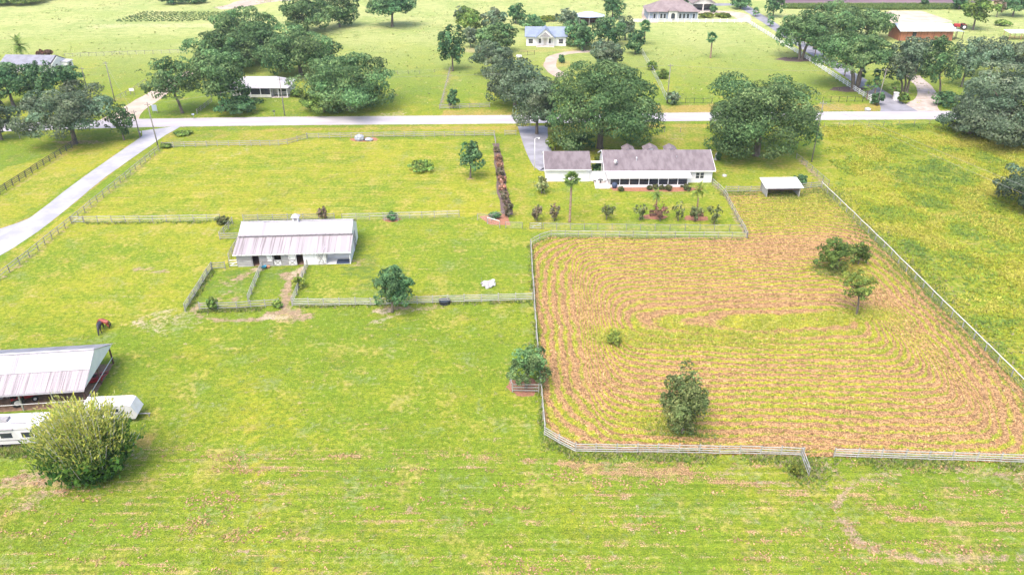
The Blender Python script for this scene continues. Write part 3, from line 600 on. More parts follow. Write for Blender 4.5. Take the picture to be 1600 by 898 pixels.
def fence(pts, style, label, px=True, ends=True, warp=1.0, cat='fence'):
    st = FT[style]
    if style not in FM:
        FM[style] = (post_mesh('post', st['pm'], *st['p']), unit_box('rail', st['rm'], 0.04, st['rh']), MB().tube([(0, 0, 0), (1, 0, 0)], [0.008, 0.008], 4).mesh('wire', 'wire'))
    pmesh, rmesh, wmesh = FM[style]
    P = [Vector((*q, 0)) for q in (W(pts) if px else pts)]
    names = {'white3': 'board_fence', 'iron': 'iron_fence', 'chain': 'chain_link_fence'}
    root = thing(names.get(style, 'board_fence' if not st['wires'] else 'wire_fence'), label, cat, P[0])
    nodes = []
    for i in range(len(P) - 1):
        L = (P[i + 1] - P[i]).length; n = max(1, round(L / st['bay']))
        for k in range(n + (1 if i == len(P) - 2 else 0)):
            q = P[i].lerp(P[i + 1], k / n); d = P[i + 1] - P[i]
            nodes.append((q + Vector((random.gauss(0, 0.03), random.gauss(0, 0.03), 0)) * warp, math.atan2(d.y, d.x)))
    for q, an in nodes:
        o = link('post', pmesh, root); o.location = q - P[0]
        o.rotation_euler = (random.gauss(0, 0.022) * warp, random.gauss(0, 0.022) * warp, an); o.scale = (1, 1, random.uniform(0.95, 1.05))
    for (a_, an), (b_, _) in zip(nodes[:-1], nodes[1:]):
        d = b_ - a_; L = d.length; an = math.atan2(d.y, d.x); nrm = Vector((math.sin(an), -math.cos(an), 0)) * (st['p'][0] / 2 + 0.018)
        for z in st['rails']:
            z1 = z + random.gauss(0, 0.022) * warp; z2 = z + random.gauss(0, 0.022) * warp
            o = link('rail', rmesh, root); o.location = a_ - P[0] + nrm + Vector((0, 0, z1)); o.scale = (L - 0.006, 1, 1)
            o.rotation_euler = (0, -math.atan2(z2 - z1, L), an)
        for z in st['wires']:
            o = link('wire', wmesh, root); o.location = a_ - P[0] + nrm * 1.3 + Vector((0, 0, z)); o.scale = (L, 1, 1); o.rotation_euler = (0, 0, an)
    return root
def gate(p0, p1, label, mat='white_paint', h_=1.2, px=True, name='gate'):
    a_, b_ = (G(*p0), G(*p1)) if px else (Vector(p0), Vector(p1)); d = b_ - a_; L = d.length
    root = thing(name, label, 'gate', a_, math.atan2(d.y, d.x))
    MB().box(-0.05, 0.05, -0.05, 0.05, 0, h_ + 0.1).build('hinge_post', 'wood_post', root); MB().box(L - 0.05, L + 0.05, -0.05, 0.05, 0, h_ + 0.1).build('latch_post', 'wood_post', root)
    for z in (0.18, 0.18 + (h_ - 0.25) * 0.5, h_ - 0.07): MB().box(0.06, L - 0.06, -0.03, 0.03, z, z + 0.11).build('rail', mat, root)
    MB().bar((0.1, -0.05, 0.25), (L - 0.1, -0.05, h_ - 0.05), 0.03, 0.1).build('brace', mat, root)
    return root
fence([(851, 679), (873, 693), (899, 706), (1060, 708), (1252, 712)], 'board4', 'pale board fence along the front of the hay field left of the open gate')
gate((1251, 712), (1263, 744), 'open pale gate swung out at the gap in the hay field fence', 'wood_pale')
fence([(1303, 714), (1450, 718), (1600, 723), (1700, 728)], 'board4', 'pale board fence in the lower right corner, right of the hay field gap')
fence([(850, 677), (844, 600), (838, 530), (834, 470), (829, 386)], 'board4', 'pale board fence running straight up the left side of the hay field')
fence([(829, 384), (843, 376), (861, 370), (1010, 372), (1166, 373)], 'pale_wire', 'grey rail and wire fence along the far edge of the hay field')
fence([(848, 358.5), (1000, 360.5), (1163, 361.5)], 'post_wire', 'dark thin rail fence along the bottom of the back lawn')
gate((828, 358), (846, 358), 'small pale blue-grey gate at the left end of the back lawn fence', 'galvanised')
fence([(1113, 288), (1131, 304), (1148, 336), (1168, 373)], 'pale_wire', 'grey fence slanting from the house corner down to the hay field')
fence([(1133, 300.5), (1192, 300)], 'board3', 'short grey board fence between the back lawn and the white loafing shed')
fence([(1249, 296), (1283, 293)], 'board3', 'short grey board fence right of the white loafing shed')
fence([(1283, 294), (1380, 389), (1470, 480), (1600, 610), (1690, 700)], 'line_wire', 'long diagonal wire fence with white top rail on the hay field’s right side')
fence([(1244, 248), (1268, 268), (1294, 291)], 'post_wire', 'weathered wire fence from the big oak down to the diagonal fence')
fence([(132, 348), (240, 347), (345, 345)], 'pale_wire', 'grey rail and wire fence between the mown paddock and the left pasture')
gate((112, 348), (131, 348), 'pale metal gate in the corner beside the lane fence', 'galvanised')
fence([(364, 350), (344, 374)], 'board3', 'short slanting grey board fence left of the stable roof')
fence([(344, 374.5), (376, 374)], 'board3', 'short grey board fence meeting the back left corner of the stable')
fence([(373, 381), (358, 407)], 'board3', 'short slanting grey board fence beside the left stable wall')
gate((359, 417), (377, 416), 'white gate with a diagonal brace beside the left front corner of the stable')
fence([(332, 421), (352, 420)], 'board3', 'short board fence closing the top of the left pen')
fence([(331, 422), (312, 452), (290, 487)], 'board4', 'long slanting board fence on the left side of the stable pens')
fence([(312, 484), (370, 483), (437, 478)], 'board3', 'grey board fence along the bottom of the stable pens')
fence([(411, 419), (399, 447), (388, 473)], 'board4', 'slanting board fence dividing the two stable pens')
fence([(481, 417), (470, 446), (458, 476)], 'board4', 'slanting board fence on the right side of the stable pens')
fence([(457, 478), (580, 477), (700, 473), (832, 469)], 'board4', 'long grey board fence below the stable running right to the hay field')
fence([(381, 345.5), (450, 344.5), (523, 343.5)], 'board3', 'grey board fence right behind the stable roof')
fence([(535, 344), (620, 342), (718, 339)], 'pale_wire', 'grey rail and wire fence right of the stable, below the mown paddock')
fence([(601, 345), (622, 345)], 'board3', 'tiny board guard in front of the bush in the paddock fence')
fence([(254, 231), (340, 228.5), (393, 228), (436, 227.5), (450, 226), (480, 217)], 'board3', 'grey board fence along the roadside left of its bend')
fence([(481, 216.5), (600, 214.5), (773, 212.5)], 'board3', 'grey board fence along the roadside right of its bend')
fence([(789, 212), (806, 211.5)], 'board3', 'short grey board fence left of the house driveway')
fence([(772, 213), (775, 226)], 'board3', 'short pale fence turning down to the reddish hedge')
fence([(249, 236), (180, 293), (112, 349)], 'pale_wire', 'grey wire fence beside the lane, upper stretch along the mown paddock')
fence([(112, 349), (60, 391), (0, 438), (-60, 485)], 'pale_wire', 'grey wire fence beside the lane, lower stretch along the left pasture')
fence([(121, 226), (60, 265), (0, 304), (-70, 348)], 'black3', 'black board fence across the grass left of the lane')
fence([(-60, 217), (0, 217), (62, 218)], 'thin_wire', 'thin post and wire fence under the left roadside oaks')
fence([(687, 171), (765, 168)], 'board3', 'grey board fence by the road beside the small conifer')
fence([(688, 170), (696, 138), (704, 108)], 'post_wire', 'brown fence line running back from the small conifer to the pine')
fence([(604, 117), (655, 116), (702, 112)], 'thin_wire', 'thin dark wire fence across the green field left of the pine')
fence([(1003, 84), (1022, 118), (1043, 160)], 'chain', 'pale chain link fence with vines running back from the road')
fence([(1043, 162), (1112, 162)], 'iron', 'black iron fence by the road between the two big oaks', warp=0)
fence([(1285, 160), (1360, 159)], 'iron', 'black iron fence by the road left of the estate gate', warp=0)
fence([(986, 35.5), (1080, 35.5), (1170, 36)], 'white3', 'white board fence below the large hip-roofed house', warp=0.2)
fence([(1168, 36), (1260, 93), (1362, 160)], 'white3', 'white board fence running diagonally down beside the palm-lined drive', warp=0.2)
fence([(102, 90), (200, 86), (292, 83)], 'post_wire', 'dark far fence across the field behind the left houses')
fence([(182, 158), (205, 146), (229, 130)], 'post_wire', 'short dark fence beside the sandy drive at the road junction')
fence([(1287, 199), (1380, 197), (1476, 194)], 'thin_wire', 'thin wire fence along the road at the top of the weedy pasture')
fence([(308, 178), (320, 169), (331, 160)], 'board3', 'short weathered fence under the oaks left of the white cottage')
fence([(814, 88), (835, 86)], 'iron', 'short dark fence in front of the blue-roofed farmhouse', warp=0)
# mulch corner by the back lawn: little white-railed pens
fence([(746, 344), (768, 345), (790, 338)], 'post_wire', 'low fence behind the red mulch corner')
fence([(762, 350), (781, 356)], 'line_wire', 'short white rail in front of the red mulch corner')
fence([(790, 357), (816, 357.5)], 'post_wire', 'short dark rail between the mulch corner and the lawn gate')
fence([(801, 612), (842, 613)], 'board3', 'brown board guard in front of the tree beside the hay field')
fence([(798, 596), (801, 612)], 'line_wire', 'short white rail left of the guarded tree beside the hay field')

# ------------------------------------------------------------------ POLES, WIRES, LAMP
def pole(bx, by, ty, label, lean=0.0, arm=True, px=True, h_=None):
    g = G(bx, by) if px else Vector((bx, by, 0)); h_ = h_ or HGT(by, ty)
    root = thing('utility_pole', label, 'utility pole', g, random.uniform(-0.3, 0.3)); root.rotation_euler[1] = lean
    MB().tube([(0, 0, -0.1), (0, 0, h_ * 0.5), (0, 0, h_)], [0.15, 0.125, 0.095], 8).build('shaft', 'wood_post', root, True)
    if arm:
        MB().box(-0.7, 0.7, -0.17, -0.1, h_ - 0.55, h_ - 0.43).build('crossarm', 'wood_post', root)
        for s in (-0.6, 0.6): MB().tube([(s, -0.13, h_ - 0.43), (s, -0.13, h_ - 0.25)], [0.05, 0.04], 6).build('insulator', 'rock_pale', root)
    return g + Vector((0, 0, h_ - 0.3))
def wire_run(a_, b_, label, off=0.0, sag=0.8, r=0.016):
    a_ = Vector(a_) + Vector((off, 0, 0)); b_ = Vector(b_) + Vector((off, 0, 0)); pts = []
    for k in range(15):
        u = k / 14; q = a_.lerp(b_, u); q.z -= sag * 4 * u * (1 - u); pts.append(q - a_)
    o = MB().tube(pts, [r] * 15, 4).build('power_line', 'cable'); o.location = a_
    tag(o, label, 'cable', 'overhead power lines')
pA = pole(180, 160, 96, 'leaning utility pole in the green field above the sandy drive', 0.01)
pB = pole(136, 139, 105, 'short utility pole just right of the dark trees by the grey-roofed house')
pC = pole(219, 215, 172, 'utility pole on the grass corner left of the lane mouth')
pD = pole(248, 233, 160, 'tall thin utility pole at the paddock corner beside the lane', -0.02)
pE = pole(445, 181, 121, 'thin grey utility pole in front of the white cottage')
pF = pole(1268, 253, 158, 'tall utility pole at the edge of the weedy pasture beside the big oak')
pG = pole(1042, 161, 100, 'utility pole at the road end of the chain link fence')
pH = pole(1370, 166, 107, 'pale utility pole beside the estate gate', 0.03)
pI = pole(105, 66, 0, 'utility pole beyond the right edge below the weedy pasture', px=False, h_=11)
for i, (p_, q_, lb) in enumerate([(pA, pC, 'overhead power line from the leaning field pole to the lane corner'), (pC, pD, 'overhead power line crossing the mouth of the lane'),
        (pB, pA, 'overhead power line above the field left of the sandy drive'), (pD, pE, 'overhead power line crossing the road towards the white cottage'), (pE, pG, 'overhead power line along the far side of the road'),
        (pG, pH, 'overhead power line above the road towards the estate gate')]):
    wire_run(p_, q_, lb)
wire_run(pF, pI, 'upper overhead line crossing the weedy pasture', 0.5); wire_run(pF, pI, 'lower overhead line crossing the weedy pasture', -0.6, 1.6)
g = G(835, 266); root = thing('lamp_post', 'white lamp post beside the house driveway', 'lamp post', g); h_ = HGT(266, 217)
MB().tube([(0, 0, 0), (0, 0, h_ * 0.6), (0, 0, h_)], [0.075, 0.06, 0.05], 8).build('shaft', 'white_paint', root, True)
MB().tube([(0, 0, h_), (0.35, 0, h_ + 0.25), (0.8, 0, h_ + 0.2)], [0.045, 0.04, 0.04], 6).build('arm', 'white_paint', root, True)
MB().tube([(0.8, 0, h_ + 0.25), (0.85, 0, h_ + 0.12), (0.87, 0, h_ - 0.02)], [0.08, 0.2, 0.16], 10).build('lamp_head', 'white_paint', root, True)

# ------------------------------------------------------------------ TREES
OAK = np.array([(0.080, 0.125, 0.040), (0.105, 0.155, 0.050), (0.135, 0.180, 0.062), (0.060, 0.098, 0.034)])
GREY = np.array([(0.125, 0.160, 0.088), (0.155, 0.190, 0.108), (0.095, 0.125, 0.066), (0.180, 0.205, 0.130)])
BRIGHT = np.array([(0.115, 0.185, 0.048), (0.150, 0.230, 0.056), (0.085, 0.140, 0.042), (0.200, 0.270, 0.070)])
DARK = np.array([(0.058, 0.115, 0.044), (0.080, 0.145, 0.054), (0.046, 0.086, 0.036), (0.100, 0.165, 0.062)])
OLIVE = np.array([(0.135, 0.160, 0.066), (0.170, 0.195, 0.085), (0.095, 0.120, 0.050), (0.210, 0.220, 0.105)])
LIME = np.array([(0.230, 0.300, 0.060), (0.300, 0.345, 0.066), (0.160, 0.230, 0.055)])
TWIG = np.array([(0.260, 0.200, 0.150), (0.210, 0.190, 0.110), (0.165, 0.180, 0.080), (0.300, 0.215, 0.170)])
RUST = np.array([(0.380, 0.200, 0.150), (0.300, 0.180, 0.120), (0.240, 0.180, 0.090), (0.430, 0.240, 0.190)])
OAK, GREY, DARK, BRIGHT, OLIVE = [q * np.array(k) for q, k in ((OAK, (1.20, 1.36, 1.60)), (GREY, (1.08, 1.22, 1.26)), (DARK, (1.22, 1.32, 1.45)), (BRIGHT, (1.15, 1.15, 1.1)), (OLIVE, (1.15, 1.15, 1.1)))]
def unit(v): return v / (np.linalg.norm(v, axis=-1, keepdims=True) + 1e-9)
def leaf_cards(C, NRM, size, cols, mat='leaf', name='crown', asp=0.62):
    """rhombic leaf sprays centred on C, facing NRM"""
    k = len(C); r = RNG.normal(size=(k, 3)); U = unit(np.cross(NRM, r)); V_ = unit(np.cross(NRM, U)); s = size[:, None]
    fold = NRM * (s * RNG.uniform(-0.25, 0.25, (k, 1)))
    vv = np.stack([C - U * s, C - V_ * s * asp + fold, C + U * s, C + V_ * s * asp + fold], 1).reshape(-1, 3)
    return np_mesh(name, vv, 4, cols, mat)
def crown_mesh(a_, c_, n, leaf, pal, nl=None, lob=None, flat=-0.55, top_pal=None, spiky=0.0, taper=0.0, tint_amp=0.34, hole=0.0):
    """an uneven crown: big boughs on an ellipsoid a_ x a_ x c_, each carrying smaller leaf clumps; leaf sprays sit on the clumps' outsides; origin = crown centre"""
    nb_ = nl or int(18 + 12 * min(1.6, a_ / 8)); i = np.arange(nb_) + 0.5; lob = lob or 0.34
    zz = 1 - (1 - flat) * i / nb_; th = i * 2.39996 + RNG.uniform(0, 6.28); rr = np.sqrt(np.clip(1 - zz * zz, 0, 1))
    D = np.stack([np.cos(th) * rr, np.sin(th) * rr, zz], -1) + RNG.normal(0, 0.15, (nb_, 3)); D = unit(D)
    if taper: D[:, :2] *= (1 + taper * np.clip(D[:, 2:3], -1, 0.6))
    BC = D * RNG.uniform(0.50, 0.84, (nb_, 1)); BR = lob * RNG.uniform(0.55, 1.25, nb_)
    sub = 6 if a_ > 4 else 4                                        # clumps on each bough
    L0 = np.repeat(np.arange(nb_), sub); dd = unit(RNG.normal(size=(len(L0), 3)) + BC[L0] * 1.1 + np.array([0, 0, 0.25]))
    LC = BC[L0] + dd * (BR[L0] * 0.72)[:, None] * np.array([1, 1, 0.85]); lr = BR[L0] * RNG.uniform(0.38, 0.68, len(L0))
    LC = np.vstack([LC, BC * 0.75, RNG.normal(0, 0.2, (4, 3))]); lr = np.concatenate([lr, BR * 0.75, np.full(4, lob)]); bough = np.concatenate([L0, np.arange(nb_), RNG.integers(0, nb_, 4)])
    tint = (1 + tint_amp * RNG.uniform(-1, 1, nb_))[bough] * (1 + 0.18 * RNG.uniform(-1, 1, len(LC))); hue = RNG.uniform(-0.12, 0.14, nb_)[bough]
    wgt = lr ** 2; L = RNG.choice(len(LC), n, p=wgt / wgt.sum())
    d = unit(RNG.normal(size=(n, 3)) + LC[L] * 0.8 + np.array([0, 0, 0.30]))
    rr = lr[L] * (RNG.uniform(0.55, 1.0, n) ** 0.4 + RNG.exponential(0.06, n) + spiky * RNG.exponential(0.25, n) * (d[:, 2] > 0.2))
    P = LC[L] + d * rr[:, None] * np.array([1, 1, 0.85])
    if hole: keep = fbm(P[:, 0] * 3 + 50, P[:, 2] * 3 + P[:, 1] * 2 + 50, int(RNG.integers(99))) > hole; P, d, L = P[keep], d[keep], L[keep]; n = len(P)
    NR = unit(d * 1.2 + RNG.normal(0, 0.42, (n, 3)) + np.array([0, 0, 0.3]))
    C = P * np.array([a_, a_, c_]); pi_ = RNG.integers(0, len(pal), n); cols = pal[pi_] * tint[L][:, None] * RNG.uniform(0.72, 1.3, (n, 1))
    cols[:, 0] *= 1 + hue[L]
    if top_pal is not None:
        f = (P[:, 2] + RNG.normal(0, 0.3, n) > 0.25); cols[f] = top_pal[RNG.integers(0, len(top_pal), f.sum())] * RNG.uniform(0.7, 1.2, (f.sum(), 1))
    me = leaf_cards(C, NR, leaf * RNG.uniform(0.6, 1.3, n), cols)
    return me, BC * np.array([a_, a_, c_])
def limbs(mb, top, LC, r0, k=7):
    for j in RNG.permutation(len(LC))[:k]:
        q = Vector(LC[j]) * 0.86; mid = Vector(top).lerp(q, 0.5) + Vector((random.gauss(0, 0.25), random.gauss(0, 0.25), 0.3))
        mb.tube([top, mid, q], [r0 * 0.55, r0 * 0.32, r0 * 0.1], 6)
def fit(x0, y0, x1, y1, hb, base=None, cmin=0.45):
    cx, cy = (x0 + x1) / 2, (y0 + y1) / 2; zc = hb + 4; u, dy, dz = ray(cx, cy); phi = math.atan2(-dz, dy)
    for _ in range(25):
        if base: tt = G(*base).y / dy; zc = H + dz * tt
        else: tt = (zc - H) / dz
        s = FPX / tt; a_ = (x1 - x0) / 2 / s; e_ = (y1 - y0) / 2 / s
        c_ = math.sqrt(max(e_ * e_ - (a_ * math.sin(phi)) ** 2, (cmin * a_) ** 2)) / math.cos(phi)
        if base: break
        zc = hb + c_ * 0.92
    return Vector((u * tt, dy * tt, zc)), a_ * 0.95, c_ * 0.95, s
def tree(box, hb, pal, label, name='oak_tree', cat='tree', base=None, leaf=None, dens=1.0, group=None, trunks=1, cmin=0.45, **kw):
    C, a_, c_, s = fit(*box, hb, base, cmin)
    leaf = leaf or max(0.11, min(0.45, 1.2 / (s * 0.64)))
    n = int(min(34000, max(900, dens * 4.2 * 4 * a_ * (a_ + c_) / 2 * PI / (leaf * leaf * 3.2))))
    bx = G(*base).x if base else C.x
    root = thing(name, label, cat, (bx, C.y, 0), 0, group)
    me, LC = crown_mesh(a_, c_, n, leaf, pal, **kw)
    cr = link('crown', me, root); off = Vector((C.x - bx, 0, C.z)); cr.location = off; cr.rotation_euler = (0, 0, 0)
    r0 = max(0.05, min(0.75, 0.055 * a_ + 0.03))
    for kx in range(trunks):
        dx = (kx - (trunks - 1) / 2) * r0 * 1.9
        mb = MB(); top = Vector((off.x * 0.7 + dx * 3.2, random.gauss(0, 0.1), max(0.3, C.z - c_ * 0.45)))
        mb.tube([(dx, 0, -0.08), (dx, 0, 0.25), (dx * 1.6 + off.x * 0.25, random.gauss(0, 0.08), top.z * 0.55), top], [r0 * 1.5, r0 * 1.05, r0 * 0.9, r0 * 0.72], 8)
        limbs(mb, top, LC + np.array(off), r0, 6 if a_ > 2 else 4)
        mb.build('trunk', 'bark', root, True)
    return root
ROAD_OAK = 'oaks along the road'
tree((848, 95, 1034, 236), 0.8, OAK, 'huge spreading oak behind the main house beside its driveway', flat=-0.75)
tree((797, 117, 882, 204), 1.5, GREY * 0.85, 'greyish oak at the road leaning against the huge central oak', flat=-0.7)
tree((1092, 115, 1291, 252), 0.3, OAK, 'huge dense round oak right of the main house', flat=-0.8)
tree((1478, 96, 1700, 224), 0.2, GREY * 0.95, 'wide grey-green oak at the right edge above the weedy pasture', flat=-0.85)
tree((1476, 158, 1568, 214), 0.0, GREY * 0.8, 'low bushy growth under the wide grey-green oak', name='bush', cat='bush', flat=-0.8)
tree((1558, 254, 1668, 334), 0.1, GREY * 0.8, 'rounded grey-green tree cut by the right edge of the weedy pasture', flat=-0.85)
tree((36, 132, 172, 222), 0.5, GREY * 0.92, 'wide grey-green oak by the road in the upper left', base=(118, 224), flat=-0.7)
tree((-42, 147, 24, 219), 0.5, GREY * 0.75, 'dark oak cut off by the left edge beside the road', flat=-0.8)
tree((164, 160, 209, 220), 0.3, OAK * 0.9, 'small ragged oak at the lane corner right of the wide grey-green oak', flat=-0.85, lob=0.4, hole=0.42)
tree((-35, 98, 56, 165), 1.0, DARK, 'dark tree in front of the grey-roofed house at the left edge', flat=-0.7)
tree((40, 92, 84, 160), 1.0, DARK * 1.05, 'dark tall tree hiding the middle of the grey-roofed house', flat=-0.7)
tree((72, 100, 128, 140), 1.0, DARK * 1.1, 'low dark tree below the white gable of the grey-roofed house', flat=-0.8)
tree((222, 88, 306, 168), 2.2, OAK, 'open oak with a bare pale trunk right of the sandy drive', base=(285, 177), hole=0.40, lob=0.38)
tree((298, 74, 384, 172), 1.0, OAK * 1.05, 'tall oak left of the white cottage', flat=-0.8)
tree((343, 150, 404, 179), 0.0, DARK, 'dense dark hedge bush in front of the white cottage', name='bush', cat='bush', flat=-0.5)
tree((356, 34, 450, 98), 0.3, OAK * 0.98, 'oak filling the middle of the oak cluster', flat=-0.65)
tree((300, 78, 352, 120), 0.8, OAK * 1.0, 'smaller oak at the lower left of the oak cluster', flat=-0.75)
tree((1405, 60, 1470, 112), 1.0, GREY * 0.85, 'grey-green oak behind the open oak of the roadside row', flat=-0.7)
tree((296, 44, 404, 112), 0.3, OAK * 0.95, 'broad oak behind the tall oak, left of the oak cluster', flat=-0.8)
tree((336, 12, 432, 78), 0.3, OAK, 'oak at the upper left of the oak cluster', flat=-0.8)
tree((404, 42, 527, 120), 0.3, OAK * 1.02, 'domed oak directly behind the white cottage', flat=-0.7)
tree((432, -8, 522, 52), 0.3, OAK * 1.08, 'far oak at the top of the oak cluster', flat=-0.8)
tree((498, -14, 558, 42), 0.3, OAK * 0.9, 'far dark oak at the right end of the oak cluster', flat=-0.8)
tree((466, 78, 620, 177), 0.2, OAK * 1.05, 'big rounded oak right of the white cottage by the road', flat=-0.85)
tree((469, 136, 540, 178), 0.0, BRIGHT * 0.9, 'lower leafy bush at the foot of the big rounded oak', name='bush', cat='bush', flat=-0.8)
tree((574, -14, 651, 38), 2.5, DARK * 1.05, 'lone domed oak standing in the far green field', base=(613, 42), flat=-0.35)
tree((683, 37, 729, 108), 1.0, DARK, 'tall dark pine in the green field', name='pine_tree', lob=0.3, flat=-0.9, nl=34)
tree((698, 138, 717, 170), 0.1, DARK * 1.1, 'small young conifer by the roadside board fence', name='conifer', lob=0.3, flat=-0.95, taper=-0.35)
FARM = None
tree((709, 12, 756, 50), 0.5, BRIGHT, 'light green tree at the left of the farmhouse grove', flat=-0.8)
tree((752, 14, 792, 46), 0.5, GREY, 'grey-green tree at the back of the farmhouse grove', flat=-0.8)
tree((722, 44, 748, 74), 0.3, GREY * 0.95, 'small grey tree just right of the tall pine', flat=-0.85)
tree((708, 10, 733, 32), 0.3, GREY * 0.85, 'small dark grey tree behind the light green tree', flat=-0.85)
tree((738, 34, 811, 82), 0.5, OAK * 1.1, 'broad green oak in the middle of the farmhouse grove', flat=-0.8)
tree((736, 66, 804, 116), 1.0, GREY * 0.88, 'grey-green oak below the farmhouse grove', flat=-0.75)
tree((757, 92, 852, 168), 0.5, GREY * 0.86, 'wide grey-green oak at the road left of the dirt driveway', flat=-0.8)
tree((790, 4, 822, 37), 0.2, DARK * 1.1, 'round dark tree standing alone behind the farmhouse grove', flat=-0.9)
tree((814, 22, 852, 48), 0.2, DARK * 1.2, 'low green tree behind the left wing of the blue-roofed farmhouse', flat=-0.8)
tree((868, 13, 905, 44), 0.5, GREY, 'greyish tree between the blue-roofed farmhouse and the round pavilion', flat=-0.8)
tree((880, 31, 926, 72), 0.3, DARK * 1.2, 'green tree at the right end of the blue-roofed farmhouse', flat=-0.85)
tree((896, 40, 932, 79), 0.2, DARK * 1.1, 'rounded green tree in front of the round pavilion', flat=-0.85)
tree((926, 25, 977, 70), 0.4, DARK * 1.15, 'large green tree right of the round pavilion', flat=-0.85)
tree((962, 24, 994, 62), 0.4, GREY * 0.95, 'grey-green tree behind the large green tree near the pavilion', flat=-0.85)
tree((917, 61, 977, 106), 0.5, GREY * 0.82, 'loose grey-green oak above the huge central oak', flat=-0.8)
tree((938, -10, 978, 28), 0.5, DARK * 1.15, 'dark tree at the top edge left of the hip-roofed house', flat=-0.8)
tree((978, 44, 1010, 86), 0.0, DARK * 1.05, 'dark bushy tree at the back end of the chain link fence', flat=-0.8)
tree((1216, 17, 1302, 84), 2.0, OAK, 'two-stemmed oak standing in dark mulch beside the white fence', base=(1251, 93), trunks=2, flat=-0.5)
tree((1264, 4, 1356, 66), 0.3, OAK * 1.05, 'broad oak behind the two-stemmed oak', flat=-0.7)
tree((1318, 10, 1398, 62), 0.3, OAK * 1.1, 'oak left of the orange-walled barn', flat=-0.7)
tree((1281, 51, 1400, 122), 2.5, OAK * 1.12, 'spreading oak with pale forked trunk beside the estate drive', base=(1335, 140), flat=-0.35, trunks=2)
tree((1384, 54, 1447, 138), 2.0, GREY * 0.9, 'grey twiggy oak right above the estate gate', base=(1413, 148), hole=0.34, trunks=3)
tree((1440, 58, 1497, 140), 2.0, OAK, 'open oak right of the sandy track', base=(1468, 150), hole=0.36)
tree((1486, 56, 1542, 130), 1.5, GREY, 'pale sparse oak below the orange-walled barn', hole=0.38)
tree((1520, 54, 1592, 118), 1.0, GREY * 0.9, 'grey-green oak at the right of the roadside oak row', hole=0.38, flat=-0.8)
tree((1576, 58, 1650, 120), 1.0, GREY * 0.85, 'oak cut by the right edge at the end of the roadside row', flat=-0.8)
tree((1502, -8, 1553, 36), 2.5, BRIGHT * 0.95, 'bright green tree with a leaning trunk right of the sand arena', base=(1520, 47), flat=-0.8)
tree((1566, -12, 1612, 24), 2.0, DARK * 1.1, 'dark tree in the upper right corner', base=(1582, 26), flat=-0.5)
tree((1490, -12, 1514, 12), 1.0, DARK, 'small dark tree at the top edge above the sand arena', flat=-0.8)
tree((1438, -6, 1453, 9), 0.2, DARK * 1.1, 'tiny round tree at the far edge of the ploughed field', flat=-0.9)
tree((1194, -16, 1228, 24), 1.0, DARK * 1.1, 'dark tree at the top edge above the palm-lined drive', flat=-0.7)
tree((1553, -2, 1571, 22), 1.5, TWIG * 1.1, 'bare greyish tree left of the dark corner tree', hole=0.48)
tree((1062, -10, 1082, 8), 0.2, DARK, 'small dark tree behind the hip-roofed house', flat=-0.8)
tree((1140, -8, 1176, 14), 0.2, DARK * 1.3, 'loose shrubby tree at the head of the palm-lined drive', flat=-0.8)
tree((250, -10, 290, 7), 0.1, DARK, 'left half of the dark far hedge at the top edge', name='hedge', cat='hedge', flat=-0.6, cmin=0.15)
tree((284, -10, 322, 6), 0.1, DARK * 0.95, 'right half of the dark far hedge at the top edge', name='hedge', cat='hedge', flat=-0.6, cmin=0.15)
tree((-20, -8, 78, 4), 0.1, BRIGHT, 'pale far hedge in the upper left corner', name='hedge', cat='hedge', flat=-0.6, cmin=0.15)
# near single trees
tree((715, 218, 758, 272), 0.7, DARK * 1.15, 'young oak standing alone in the mown paddock', base=(735, 278), flat=-0.75, taper=-0.35, lob=0.36)
tree((580, 411, 649, 484), 0.6, DARK * 1.05, 'dense dark green tree at the board fence below the stable', base=(613, 487), flat=-0.8, taper=-0.3, lob=0.36)
tree((792, 532, 861, 604), 0.6, OAK * 1.25, 'feathery green tree in a mulch guard beside the hay field', base=(822, 606), flat=-0.8, lob=0.36, hole=0.30)
tree((1031, 578, 1108, 684), 0.1, OLIVE * np.array((0.9, 1.02, 0.9)), 'dense olive-green shrub tree in the middle of the hay field', base=(1066, 677), flat=-0.98, taper=0.25, lob=0.36, dens=1.2, leaf=0.15, spiky=0.25, nl=40)
tree((1276, 366, 1340, 426), 0.1, BRIGHT * 0.8, 'ragged green tree in the upper right of the hay field', flat=-0.8, lob=0.36, hole=0.38)
tree((1329, 376, 1361, 414), 0.3, BRIGHT * 0.7, 'small round dark tree touching the ragged tree in the hay field', flat=-0.8)
tree((1316, 420, 1371, 476), 1.0, BRIGHT, 'small tree with pale stem and yellowish top in the hay field', base=(1338, 492), flat=-0.8, hole=0.38, top_pal=LIME, taper=0.3)
